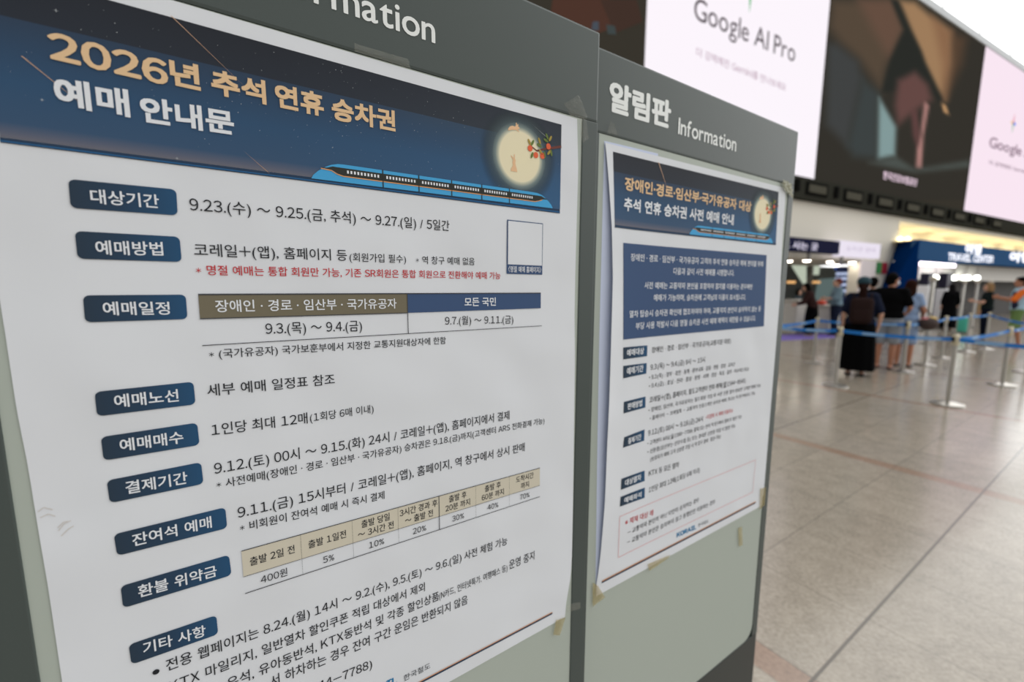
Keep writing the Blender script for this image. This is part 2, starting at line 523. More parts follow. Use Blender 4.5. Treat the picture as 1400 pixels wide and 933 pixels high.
# header picture
hTR, hBR = S.uv(767.5, 170.6), S.uv(765, 286.5)
hv1 = (S.uv(400, 68.4)[1] + hTR[1] + S.uv(240, 22.4)[1]) / 3
hv0 = (S.uv(3, 190)[1] + S.uv(420, 244)[1] + hBR[1]) / 3
hu0, hu1 = -0.125, hTR[0]
patch(S, 'header_picture', ((hu0, hv1), (hu1, hTR[1]), (hu1, hBR[1]), (hu0, S.uv(3, 188)[1])), m_sky, N1, L1, 2, 2)
hd = N1.children[-1]
rt, rb = S.uv(3, 188.5), S.uv(3, 195.2)
rt2, rb2 = S.uv(765, 286.5), S.uv(765, 292)
patch(S, 'rail_strip', ((hu0, rt[1]), rt2, rb2, (hu0, rb[1])), m_rail, hd, L2, 2, 1)
mid = lambda p, q, f: (p[0] * (1 - f) + q[0] * f, p[1] * (1 - f) + q[1] * f)
patch(S, 'rail_line', (mid((hu0, rt[1]), (hu0, rb[1]), .55), mid(rt2, rb2, .55), mid(rt2, rb2, .85), mid((hu0, rt[1]), (hu0, rb[1]), .85)), m_rail2, hd, L3, 2, 1)
text(S, 'title_lettering', '2026', (69.0, 84.5), (231.5, 121.5), 45, m_gold, N1, L3, bold=0.034, ring=14)
text(S, 'title_lettering', '년', (234, 117), (275, 125.8), 36.5, m_gold, N1, L3, square=(.028, .040))
text(S, 'title_lettering', '추석', (290, 129), (364.5, 144), 34.5, m_gold, N1, L3, square=(.028, .040))
text(S, 'title_lettering', '연휴', (377, 147), (443, 160.5), 33, m_gold, N1, L3, square=(.028, .040))
text(S, 'title_lettering', '승차권', (454, 164), (540.5, 181), 31, m_gold, N1, L3, square=(.028, .040))
text(S, 'title_lettering', '예매', (77, 145), (179, 161.5), 40, m_white, N1, L3, square=(.028, .040))
text(S, 'title_lettering', '안내문', (194, 167.5), (321, 186), 36, m_white, N1, L3, square=(.028, .040))

def disc(S, c, r, m, parent, k, name, n=40, sx=1.0):
    uvs = [(c[0] + r * sx * math.cos(2 * math.pi * i / n), c[1] + r * math.sin(2 * math.pi * i / n)) for i in range(n)]
    return poly(S, name, uvs, m, parent, k, uvmap=[(.5 + .5 * math.cos(2 * math.pi * i / n), .5 + .5 * math.sin(2 * math.pi * i / n)) for i in range(n)])

def moon_art(S, c, r, hd, umax, vmax, detail=True):
    n, RR = 72, r / 0.23 * 0.5; uvs = []
    for i in range(n):
        a = 2 * math.pi * i / n
        uvs.append((min(c[0] + RR * math.cos(a), umax), min(c[1] + RR * math.sin(a), vmax)))
    poly(S, 'moon', uvs, m_moon, hd, L2, uvmap=[(.5 + .5 * (u - c[0]) / RR, .5 + .5 * (v - c[1]) / RR) for u, v in uvs])
    def sh(name, pts, m, o, sc, k=L3):
        return poly(S, name, [(o[0] + x * sc, o[1] + y * sc) for x, y in pts], m, hd, k)
    hop = [(-1.0, 0), (-1.0, .25), (-.75, .55), (-.3, .75), (.1, .72), (.3, .85), (.3, 1.25), (.42, 1.3), (.52, .95), (.62, 1.2), (.74, 1.1), (.7, .85), (.95, .7), (.92, .52), (.6, .42), (.9, .18), (.88, .08), (.4, .28), (-.2, .2), (-.6, .1), (-.75, 0)]
    sit = [(-.5, 0), (-.45, .3), (-.15, .8), (-.25, 1.15), (-.15, 1.5), (-.5, 1.95), (-.42, 2.05), (-.02, 1.72), (.02, 2.25), (.14, 2.25), (.14, 1.7), (.3, 1.5), (.22, 1.2), (.3, .8), (.5, .35), (.55, 0)]
    sh('rabbit_print', hop, m_rabbit, (c[0] - r * .30, c[1] + r * .93), r * .28)
    sh('rabbit_print', sit, m_rabbit, (c[0] - r * .30, c[1] - r * .62), r * .30)
    # persimmon twig
    tw = [(hu1 if detail else c[0] + r * 1.95, c[1] + r * .78), (c[0] + r * 1.35, c[1] + r * .55), (c[0] + r * .85, c[1] + r * .38), (c[0] + r * .55, c[1] + r * .52)]
    t = MB()
    for i in range(3):
        a, b = tw[i], tw[i + 1]; wd = r * (.05 - .012 * i)
        n_ = Vector((-(b[1] - a[1]), b[0] - a[0])).normalized() * wd
        t.add([S.P(a[0] + n_.x, a[1] + n_.y, L3), S.P(b[0] + n_.x, b[1] + n_.y, L3), S.P(b[0] - n_.x, b[1] - n_.y, L3), S.P(a[0] - n_.x, a[1] - n_.y, L3)], [(0, 1, 2, 3)])
    t.build('twig', m_twig, hd)
    for x, y in ((.50, .42), (.80, .20), (1.14, .22), (1.46, .66)):
        disc(S, (c[0] + x * r, c[1] + y * r), r * .125, m_persim, hd, L4, 'persimmon_print', 16)
    for x, y, a, mm in ((.46, .66, 120, m_leafy), (.62, .66, 60, m_leaf), (.60, .16, 70, m_leaf), (.98, .80, 115, m_leafy), (.97, .62, 160, m_leaf), (1.06, .36, 130, m_leafy), (1.26, .28, 100, m_leaf), (1.32, .88, 160, m_leaf), (1.38, 1.05, 120, m_leaf), (1.56, 1.0, 60, m_leafy), (1.5, .42, 50, m_leafy), (1.62, .42, 100, m_leaf)):
        a = math.radians(a); pts = []
        for q in range(10):
            th = 2 * math.pi * q / 10; X, Y = r * .14 * math.cos(th), r * .055 * math.sin(th)
            pts.append((c[0] + x * r + X * math.cos(a) - Y * math.sin(a), c[1] + y * r + X * math.sin(a) + Y * math.cos(a)))
        poly(S, 'leaf_print', pts, mm, hd, L4)

mc = S.uv(710.5, 214.8)
mr_ = (S.uv(710.5, 214.8 - 35.0)[1] - mc[1])
moon_art(S, mc, mr_, hd, hTR[0] - .001, S.uv(705, 155)[1])

def train_art(S, a, b, hd, n_car=6, detail=True):
    """printed express train; a = foot of the left nose, b = foot of the right nose"""
    L = b[0] - a[0]; hh = L * 0.058
    def Q(x, y): return (a[0] + (b[0] - a[0]) * x, a[1] + (b[1] - a[1]) * x + y * hh)
    nose = 0.075
    prof = [(0, 0), (.006, .20), (.022, .46), (.042, .70), (.062, .88), (.084, .98), (.105, 1.0)]
    top = [Q(x, y) for x, y in prof] + [Q(1 - x, y) for x, y in prof[::-1]]
    poly(S, 'train_print', top, m_train, hd, L3); tr = hd.children[-1]
    ORG.setdefault(tr.name, ORG[hd.name])
    bandp = [(.030, .66), (.05, .70), (.066, .80), (.936, .80), (.95, .70), (.972, .60), (.945, .58), (.925, .44), (.90, .36), (.10, .36), (.082, .44), (.065, .60)]
    poly(S, 'window_band', [Q(*p) for p in bandp], m_band, tr, L3 + .00015)
    gl = [(.03, .64), (.062, .60), (.08, .44), (.10, .36), (.90, .36), (.92, .44), (.94, .56)]
    g = MB()
    for p, q in zip(gl, gl[1:]):
        g.add([S.P(*Q(*p), L4), S.P(*Q(*q), L4), S.P(*Q(q[0], q[1] - .055), L4), S.P(*Q(p[0], p[1] - .055), L4)], [(0, 1, 2, 3)])
    g.build('gold_line', m_orange, tr)
    w = MB()
    for c in range(n_car):
        x0, x1 = .10 + .80 * c / n_car, .10 + .80 * (c + 1) / n_car
        if c:
            MB().add([S.P(*Q(x0 - .002, 0), L4), S.P(*Q(x0 + .002, 0), L4), S.P(*Q(x0 + .002, 1.03), L4), S.P(*Q(x0 - .002, 1.03), L4)], [(0, 1, 2, 3)]).build('carriage_gap', m_band, tr)
        nw = 10
        for i in range(nw):
            xa = x0 + .012 + (x1 - x0 - .02) * i / nw; xb = xa + (x1 - x0) * .045
            w.add([S.P(*Q(xa, .52), L4), S.P(*Q(xb, .52), L4), S.P(*Q(xb, .69), L4), S.P(*Q(xa, .69), L4)], [(0, 1, 2, 3)])
    w.build('window_row', m_white, tr)

train_art(S, S.uv(425.5, 244.2), S.uv(755, 285.2), hd)

def comet(S, p, q, wpx, hd, m=None):
    a, b = S.uv(*p), S.uv(*q); d = Vector((b[0] - a[0], b[1] - a[1])); n_ = Vector((-d.y, d.x)).normalized() * wpx
    mk('shooting_star', [S.P(a[0], a[1], L2), S.P(b[0] - n_.x, b[1] - n_.y, L2), S.P(b[0] + n_.x, b[1] + n_.y, L2)], [(0, 1, 2)], m or m_comet, hd)
comet(S, (341, 125), (234, 22), .00025, hd); comet(S, (131, 158), (30, 77), .0003, hd)
comet(S, (331, 205), (368, 237), .0002, hd); comet(S, (727, 170), (747, 188), .0002, hd, m_star)
rnd = random.Random(3); st = MB()
for i in range(230):
    if i < 120: u, v = hu0 + (hu1 - hu0) * (.45 + rnd.gauss(0, .12)), hv0 + (hv1 - hv0) * rnd.uniform(.2, .98)
    else: u, v = rnd.uniform(hu0, hu1), hv0 + (hv1 - hv0) * rnd.uniform(.12, .98)
    if not (hu0 + .004 < u < hu1 - .004): continue
    if math.hypot(u - mc[0], v - mc[1]) < mr_ * 1.5: continue
    r_ = rnd.choice((.00012, .00015, .00018, .0002, .0003))
    st.add([S.P(u - r_, v, L2), S.P(u, v - r_, L2), S.P(u + r_, v, L2), S.P(u, v + r_, L2)], [(0, 1, 2, 3)])
for px, py in ((77, 15), (58, 137), (242, 217)):
    u, v = S.uv(px, py); r_ = .0014
    for (dx, dy) in ((r_, .00014), (.00014, r_)):
        st.add([S.P(u - dx, v, L2), S.P(u, v - dy, L2), S.P(u + dx, v, L2), S.P(u, v + dy, L2)], [(0, 1, 2, 3)])
o = st.build('star_field', m_star, hd); o['kind'] = 'stuff'

# blue tags with their words
TAGS = [
    ('대상기간', (93.5, 245), (241, 259.4), (243, 294.8), (97, 284.6), (125, 278.5), (218.5, 285.5), 20),
    ('예매방법', (102.5, 316), (245.6, 324), (248.6, 358.4), (106.4, 354), (132, 348.8), (224, 350), 20),
    ('예매일정', (113.6, 404), (254, 403), (256.4, 436.4), (116.6, 441), (142, 431.5), (233, 430.5), 19),
    ('예매노선', (129.5, 536), (264.5, 522), (267.5, 553), (133, 569.4), (157.4, 558), (245, 549), 18.5),
    ('예매매수', (138, 597.6), (269.6, 578), (273, 608.4), (142, 630), (165, 618), (251.5, 605.5), 18),
    ('결제기간', (146, 657), (275, 632), (278.3, 661.5), (150.5, 688), (173, 676), (257, 661), 18),
    ('잔여석 예매', (155.7, 730.5), (308, 693.6), (310.7, 722), (160.5, 760), (182, 747.5), (290, 721), 17.5),
    ('환불 위약금', (165, 801.4), (313, 758.6), (316.6, 786.3), (168.6, 831.4), (190, 817.5), (297, 787.5), 17.5),
    ('기타 사항', (176, 881.4), (295.7, 841), (298.3, 867), (180, 908.6), (196.6, 894.7), (282, 869), 17)]
for body, a, b, c, d, tl, tr, h in TAGS:
    tg = rounded(S, 'section_tag', px4(S, a, b, c, d), .0038, m_tag, N1, L2)
    text(S, 'tag_lettering', body, tl, tr, h, m_white, tg, L3, bold=.016, ring=8)

LINES = [
    ('9.23.(수) ～ 9.25.(금, 추석) ～ 9.27.(일) / 5일간', (260, 289), (614.2, 316.3), 19.5, .004, 'k'),
    ('코레일＋(앱), 홈페이지 등', (266, 350.5), (474.5, 357), 18, .004, 'k'),
    ('(회원가입 필수)', (478, 357.6), (555, 360), 12, .002, 'k'),
    ('＊ 역 창구 예매 없음', (568.5, 361), (648.6, 362.8), 11, .002, 'k'),
    ('＊ 명절 예매는 통합 회원만 가능, 기존 SR회원은 통합 회원으로 전환해야 예매 가능', (268.4, 376.2), (684, 382), 14, .008, 'r'),
    ('9.3.(목) ～ 9.4.(금)', (363.5, 458), (495, 453), 17, .004, 'k'),
    ('9.7.(월) ～ 9.11.(금)', (608.5, 445), (701.5, 442.5), 12.6, .002, 'k'),
    ('＊ (국가유공자) 국가보훈부에서 지정한 교통지원대상자에 한함', (286.4, 491), (609.5, 470.3), 13, .004, 'k'),
    ('세부 예매 일정표 참조', (284, 542.5), (457.8, 525.5), 16.8, .004, 'k'),
    ('1인당 최대 12매', (290, 596.5), (420.7, 579), 17, .004, 'k'),
    ('(1회당 6매 이내)', (424, 577.5), (510.8, 564.5), 12.5, .002, 'k'),
    ('9.12.(토) 00시 ～ 9.15.(화) 24시 / 코레일＋(앱), 홈페이지에서 결제', (293.6, 649.5), (696.3, 573.5), 17.5, .004, 'k'),
    ('＊ 사전예매(장애인 · 경로 · 임산부 · 국가유공자) 승차권은 9.18.(금)까지(고객센터 ARS 전화결제 가능)', (296.6, 669.2), (744, 579.3), 13, .004, 'k'),
    ('9.11.(금) 15시부터 / 코레일＋(앱), 홈페이지, 역 창구에서 상시 판매', (325.7, 709.5), (717, 617), 17, .004, 'k'),
    ('＊ 비회원이 잔여석 예매 시 즉시 결제', (328.6, 728.2), (525.7, 682), 13, .004, 'k'),
    ('전용 웹페이지는 8.24.(월) 14시 ～ 9.2.(수), 9.5.(토) ～ 9.6.(일) 사전 체험 가능', (228, 918.5), (693.3, 744.5), 17, .004, 'k'),
    ('KTX 마일리지, 일반열차 할인쿠폰 적립 대상에서 제외', (232.5, 947), (580.8, 808), 16.5, .004, 'k'),
    ('우석, 유아동반석, KTX동반석 및 각종 할인상품', (311, 943), (600, 820.5), 16, .004, 'k'),
    ('(N카드, 인터넷특가, 여행패스 등)', (600.3, 820.5), (693.5, 780.8), 10.5, .002, 'k'),
    ('운영 중지', (696, 779), (730.3, 765), 12.5, .003, 'k'),
    ('서 하차하는 경우 잔여 구간 운임은 반환되지 않음', (370, 940.5), (639.2, 825.5), 16, .004, 'k'),
    ('1544－7788)', (414, 955), (508.8, 913.8), 15, .004, 'k'),
    ('한국철도', (551.8, 932), (588.2, 913.7), 8.5, .002, 'g'),
]
for body, a, b, h, bo, c in LINES:
    text(S, 'text_line', body, a, b, h, {'k': m_black, 'r': m_red, 'g': m_grey}[c], N1, L2, bold=bo, ring=6)
disc(S, S.uv(213.4, 918.6), .0024, m_black, N1, L2, 'bullet_dot', 16)
text(S, 'railway_logo', 'KORAIL', (488, 961), (543, 934.5), 12, m_cyan, N1, L2, bold=.03, ring=8)

def stroke(S, pts, wd, m, parent, k, name):
    """a printed rule along points on a sheet"""
    mb = MB()
    for a, b in zip(pts, pts[1:]):
        d = Vector((b[0] - a[0], b[1] - a[1])); n_ = Vector((-d.y, d.x)).normalized() * wd / 2
        for q in range(8):
            f0, f1 = q / 8, (q + 1) / 8
            x0, y0, x1, y1 = a[0] + d.x * f0, a[1] + d.y * f0, a[0] + d.x * f1, a[1] + d.y * f1
            mb.add([S.P(x0 + n_.x, y0 + n_.y, k), S.P(x1 + n_.x, y1 + n_.y, k), S.P(x1 - n_.x, y1 - n_.y, k), S.P(x0 - n_.x, y0 - n_.y, k)], [(0, 1, 2, 3)])
    return mb.build(name, m, parent)

# schedule table
T = px4(S, (271, 402.8), (556.4, 402.2), (739, 400.9), (739, 421.6), (557.2, 428), (273.5, 436))
TB = px4(S, (276.5, 472.6), (740.1, 445.6))
tb = patch(S, 'schedule_table', (T[0], T[1], T[4], T[5]), m_olive, N1, L2, 4, 1)
patch(S, 'header_cell', (T[1], T[2], T[3], T[4]), m_navy, tb, L2, 4, 1)
stroke(S, [T[0], T[2]], .0012, m_line, tb, L3, 'rule'); stroke(S, [T[5], T[4]], .0008, m_line, tb, L3, 'rule')
stroke(S, TB, .0007, m_line, tb, L3, 'rule'); stroke(S, [T[1], S.uv(557.9, 456)], .0008, m_line, tb, L3, 'rule')
text(S, 'table_lettering', '장애인 · 경로 · 임산부 · 국가유공자', (295, 427.3), (542, 422), 17, m_white, tb, L3, bold=.012, ring=8)
text(S, 'table_lettering', '모든 국민', (634.5, 419.3), (677.5, 418.4), 12.3, m_white, tb, L3, bold=.018, ring=8)

# refund table
R = px4(S, (330, 753.4), (737.7, 639.9), (737.7, 663.7), (332.9, 788.6), (737.7, 679), (335, 811.4))
rtb = patch(S, 'refund_table', (R[0], R[1], R[2], R[3]), m_beige, N1, L2, 6, 1)
stroke(S, [R[0], R[1]], .0008, m_line, rtb, L3, 'rule'); stroke(S, [R[3], R[2]], .0004, m_line, rtb, L3, 'rule'); stroke(S, [R[5], R[4]], .0008, m_line, rtb, L3, 'rule')
cols = [R[0][0]] + [S.uv(*p)[0] for p in ((410.6, 731.4), (481, 711.7), (543.6, 694.6), (599.7, 677.5), (650, 663), (696, 650.5))] + [R[1][0]]
vtop = lambda u: R[0][1] + (R[1][1] - R[0][1]) * (u - R[0][0]) / (R[1][0] - R[0][0])
vmid = lambda u: R[3][1] + (R[2][1] - R[3][1]) * (u - R[3][0]) / (R[2][0] - R[3][0])
vbot = lambda u: R[5][1] + (R[4][1] - R[5][1]) * (u - R[5][0]) / (R[4][0] - R[5][0])
for i, u in enumerate(cols[1:-1]):
    if i == 3: stroke(S, [(u, vtop(u)), (u, vbot(u))], .0009, m_line, rtb, L3, 'rule')
    else:
        dm = MB(); v = vtop(u)
        while v > vbot(u):
            dm.add([S.P(u - .0002, v, L3), S.P(u + .0002, v, L3), S.P(u + .0002, v - .0008, L3), S.P(u - .0002, v - .0008, L3)], [(0, 1, 2, 3)]); v -= .0017
        dm.build('dotted_rule', m_line, rtb)
CELL = [('출발 2일 전',), ('출발 1일전',), ('출발 당일', '～ 3시간 전'), ('3시간 경과 후', '～ 출발 전'), ('출발 후', '20분 까지'), ('출발 후', '60분 까지'), ('도착시간', '까지')]
VAL = ['400원', '5%', '10%', '20%', '30%', '40%', '70%']
for i, (ls, v) in enumerate(zip(CELL, VAL)):
    u = (cols[i] + cols[i + 1]) / 2; vt_, vm_, vb_ = vtop(u), vmid(u), vbot(u); H_ = vt_ - vm_; sz = .0087
    ys = [(vt_ + vm_) / 2 - sz / 2] if len(ls) == 1 else [(vt_ + vm_) / 2 + .0010, (vt_ + vm_) / 2 - sz - .0012]
    for l, y in zip(ls, ys):
        text_uv(S, 'table_lettering', l, u, y, sz, m_black, rtb, L3, bold=.006, align='C', sx=.84)
    text_uv(S, 'table_lettering', v, u, (vm_ + vb_) / 2 - sz / 2, sz, m_black, rtb, L3, bold=.002, align='C', sx=.88)

# framed square beside the dates, with its caption
qf = patch(S, 'link_frame', px4(S, (693, 300.4), (742, 305.8), (741, 375.8), (692.3, 374.5)), m_navy, N1, L2, 2, 2)
patch(S, 'frame_field', px4(S, (694.3, 302), (741, 306.9), (740.4, 363.5), (694, 361.6)), m_paper, qf, L3, 2, 2)
text(S, 'caption_lettering', '〈명절 예매 홈페이지〉', (694.5, 372.3), (739.2, 373.4), 8.5, m_white, qf, L3, bold=.012, ring=8)
# old smudges by the left edge
m_smudge = mat('paper_smudge', (214, 211, 208), 0.75, 0, 0.2)
for pts in (((52, 700), (60, 694), (72, 697)), ((55, 708), (66, 703), (76, 706)), ((80, 726), (88, 716), (97, 712)), ((84, 733), (93, 724), (101, 719)), ((79, 722), (87, 714), (93, 713))):
    stroke(S, px4(S, *pts), .0009, m_smudge, N1, L1, 'smudge')
# closing rule along the foot
q0, q1 = S.uv(573, 934.2), S.uv(754.9, 838.6)
ext = (q1[0] - 0.47, q1[1] - (q1[1] - q0[1]) / (q1[0] - q0[0]) * 0.47)
stroke(S, [ext, q1], .0028, m_rail, N1, L2, 'foot_rule')
stroke(S, [(ext[0], ext[1] + .002), (q1[0], q1[1] + .002)], .0010, m_orange, N1, L3, 'foot_rule')

# ------------------------------------------------------------------ the smaller notice on the second board
S2f = Surf(0.477, lift=0.0012)
backL = px4(S2f, (826.5, 192.5), (823, 330), (819.6, 460), (816.8, 620), (814.5, 797), (814.5, 816))
VTOP, VBOT = 1.735, 1.02
def lift_at(v):
    t = min(max((VTOP - v) / (VTOP - VBOT), 0), 1)
    return 0.008 * math.sin(math.pi * t) ** 0.6
frontL = []
for q in ((827.5, 195), (832.5, 250), (836.5, 310), (838, 378), (836, 455), (832.8, 556), (830, 614), (827, 687.5), (821, 759.5), (815.2, 800), (814.8, 816)):
    L_ = lift_at(S2f.uv(*q)[1]); frontL.append(Surf(0.477, lift=0.0018 + L_).uv(*q))
def UL(v):
    for p, q in zip(frontL, frontL[1:]):
        if p[1] >= v >= q[1]: return p[0] + (q[0] - p[0]) * (p[1] - v) / (p[1] - q[1])
    return frontL[0][0] if v > frontL[0][1] else frontL[-1][0]
def buckle(u, v):
    """the left edge of the sheet stands off the board between its taped corners"""
    return lift_at(v) * math.exp(-max(u - UL(v), 0) / 0.05)
S2 = Surf(0.477, w=buckle, lift=0.0018)
N2 = thing('notice_poster', S2f.P(0.76, 1.02), 'smaller white notice with a large blue text box, taped to the further board', 'poster')
r2 = px4(S2f, (1074, 257.5), (1069, 335), (1064.6, 440), (1058.8, 556), (1052.5, 630), (1045, 668), (1040.5, 692))
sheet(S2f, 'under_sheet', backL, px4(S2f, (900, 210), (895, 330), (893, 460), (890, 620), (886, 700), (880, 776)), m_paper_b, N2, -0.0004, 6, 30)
sheet(S2, 'paper_sheet', frontL, r2, m_paper, N2, 0.0, nx=64, ny=60)
hq = px4(S2, (838, 207.4), (1064.4, 262.6), (1060.6, 333), (840.4, 307.5))
h2_ = patch(S2, 'header_picture', hq, m_sky, N2, L1, 40, 10)
rq = px4(S2, (840.4, 307.5), (1060.6, 333), (1060.6, 335.3), (840.4, 311))
patch(S2, 'rail_strip', rq, m_rail, h2_, L2, 40, 1)
text(S2, 'title_lettering', '장애인·경로·임산부·국가유공자 대상', (853.6, 260.2), (1026, 290.4), 18.5, m_gold, N2, L3, square=(.024, .034))
text(S2, 'title_lettering', '추석 연휴 승차권 사전 예매 안내', (852.4, 288), (1002, 308.4), 18.5, m_white, N2, L3, square=(.024, .034))
mc2 = S2.uv(1042.3, 293); mr2 = S2.uv(1042.3, 293 - 20.5)[1] - mc2[1]
_S, _hu1 = S, hu1
S, hu1 = S2, S2.uv(1063, 290)[0]
moon_art(S2, mc2, mr2, h2_, hu1 - .001, S2.uv(1042, 259)[1])
train_art(S2, S2.uv(942, 320.6), S2.uv(1056, 332.8), h2_)
comet(S2, (915, 268), (900, 222), .0008, h2_)
S, hu1 = _S, _hu1
bx_ = patch(S2, 'blue_text_box', px4(S2, (852, 332.2), (1047.8, 349), (1044, 446.3), (852, 464.6)), m_navy, N2, L2, 40, 4)
for body, a, b, h, bo in [
    ('장애인 · 경로 · 임산부 · 국가유공자 고객의 추석 연휴 승차권 예매 편의를 위해', (861.7, 357), (1042.4, 365.3), 10.5, .012),
    ('다음과 같이 사전 예매를 시행합니다.', (920, 375.6), (1003, 377.8), 9.6, .012),
    ('사전 예매는 교통약자 본인을 포함하여 열차를 이용하는 경우에만', (880.4, 395), (1028, 396), 9.6, .012),
    ('예매가 가능하며, 승차권에 고객님의 이름이 표시됩니다.', (893, 412), (1018.9, 410.4), 9.6, .012),
    ('열차 탑승시 승차권 확인에 협조하여야 하며, 교통약자 본인이 승차하지 않는 등', (859.8, 434.6), (1039.5, 426), 9.8, .012),
    ('부당 사용 적발시 다음 명절 승차권 사전 예매 혜택이 제한될 수 있습니다.', (868.4, 451), (1032.4, 439), 9.8, .012)]:
    text(S2, 'box_lettering', body, a, b, h, m_white, bx_, L3, bold=bo, ring=6)
for body, a, b, c, d in [
    ('예매대상', (851.9, 475.3), (884.8, 472.4), (884.3, 487.2), (851.9, 491.7)),
    ('예매기간', (851.9, 500.5), (883.9, 496.6), (883.3, 511), (851.9, 517.5)),
    ('판매방법', (852.8, 549.7), (882.3, 542.4), (882, 557.4), (852.4, 565.5)),
    ('결제기간', (853.4, 598), (881, 587.3), (880.4, 602.7), (851.5, 612.4)),
    ('대상열차', (849.4, 655), (881, 643.6), (881, 657.8), (848.7, 670)),
    ('예매좌석', (848.3, 679.6), (881.3, 666.8), (881, 680.8), (847.4, 693))]:
    tg = patch(S2, 'section_tag', px4(S2, a, b, c, d), m_tag, N2, L2, 10, 2)
    hgt = (d[1] - a[1])
    lx, rx = a[0] + 4.5, b[0] - 5
    sl = (c[1] - d[1]) / (c[0] - d[0])
    text(S2, 'tag_lettering', body, (lx, d[1] + sl * 4.5 - hgt * .22), (rx, c[1] - sl * 5 - hgt * .22), hgt * .58, m_white, tg, L3, bold=.025, ring=6)
for body, a, b, h, c in [
    ('장애인 · 경로 · 임산부 · 국가유공자(교통지원 대상)', (890.6, 483), (998.6, 469.6), 8.3, 'k'),
    ('9.3.(목) ～ 9.4.(금) 9시 ～ 15시', (889, 506.6), (963.3, 495.6), 8.6, 'k'),
    ('• 9.3.(목) : 경부 · 경전 · 동해 · 중부내륙 · 강릉 · 영동 · 중앙 · 교외선', (887, 519.6), (1004.4, 500.8), 6.8, 'k'),
    ('• 9.4.(금) : 호남 · 전라 · 중앙 · 장항 · 서해 · 경춘 · 목포 · 광주 · 여수엑스포선', (886.8, 531.3), (1023, 507.2), 6.8, 'k'),
    ('코레일＋(앱), 홈페이지, 철도고객센터 전화 예매(☎1544－8545)', (887.5, 551.3), (1018.9, 523.6), 8.4, 'k'),
    ('• 장애인, 임산부, 국가유공자는 철도회원 가입 후 사전 인증 절차 완료한 고객만 예매 가능', (886.2, 564.3), (1039.5, 529.3), 6.4, 'k'),
    ('• 홈페이지 － 코레일톡 － 교통약자 인증고객만 승차권 예매, 취소는 역 창구에서도 가능', (888, 575.3), (1031.8, 539.8), 6.0, 'k'),
    ('9.12.(토) 00시 ～ 9.18.(금) 24시', (885.8, 596.7), (960.4, 576.6), 8.6, 'k'),
    ('＊미결제 시 예매 자동취소', (964.3, 574), (1001.9, 564), 6.0, 'r'),
    ('• 고객센터 ARS(☎1588－7788) 결제 또는 전국 역 창구에서 결제 후 발권 가능', (884.8, 609.8), (1013.5, 572.2), 6.4, 'k'),
    ('• 신분증(임산부는 산모수첩 등) 또는 휴대폰 신분증 지참 시 발권 가능', (884.8, 621.3), (1004.8, 584.7), 6.4, 'k'),
    ('(보호자가 예매 고객 신분증 지참 시 역 창구 결제 · 발권 가능)', (888.7, 631.6), (985, 599.2), 6.4, 'k'),
    ('KTX 등 모든 열차', (886.5, 651.8), (928, 639), 8.2, 'k'),
    ('1인당 최대 12매(1회당 6매 이내)', (886.5, 674.3), (956.3, 646.2), 8.0, 'k'),
    ('※ 제재 대상 예', (854.3, 719), (892.6, 704.8), 8.4, 'r'),
    ('－ 교통약자 본인이 아닌 타인이 승차하는 경우', (857.3, 732.4), (955.2, 686.4), 7.2, 'k'),
    ('－ 교통약자 본인은 승차하지 않고 동행인만 이용하는 경우', (856.6, 745.8), (977.2, 689), 7.2, 'k'),
    ('한국철도', (954, 721), (968.2, 714.8), 4.6, 'g')]:
    text(S2, 'text_line', body, a, b, h, {'k': m_black, 'r': m_red, 'g': m_grey}[c], N2, L2, bold=.002 if h > 8 else 0, ring=5)
text(S2, 'railway_logo', 'KORAIL', (924.8, 735.8), (951.3, 724), 7.5, m_cyan, N2, L2, bold=.04, ring=8)
pk = px4(S2, (847, 706.7), (1032.8, 629), (1028.8, 673), (844.9, 762.5))
stroke(S2, pk + [pk[0]], .0010, m_pink, N2, L2, 'pink_frame')
f0, f1 = S2.uv(822.4, 796.5), S2.uv(1032.8, 687.3)
stroke(S2, [f0, f1], .0038, m_rail, N2, L2, 'foot_rule')
stroke(S2, [(f0[0], f0[1] + .0027), (f1[0], f1[1] + .0027)], .0016, m_orange, N2, L3, 'foot_rule')

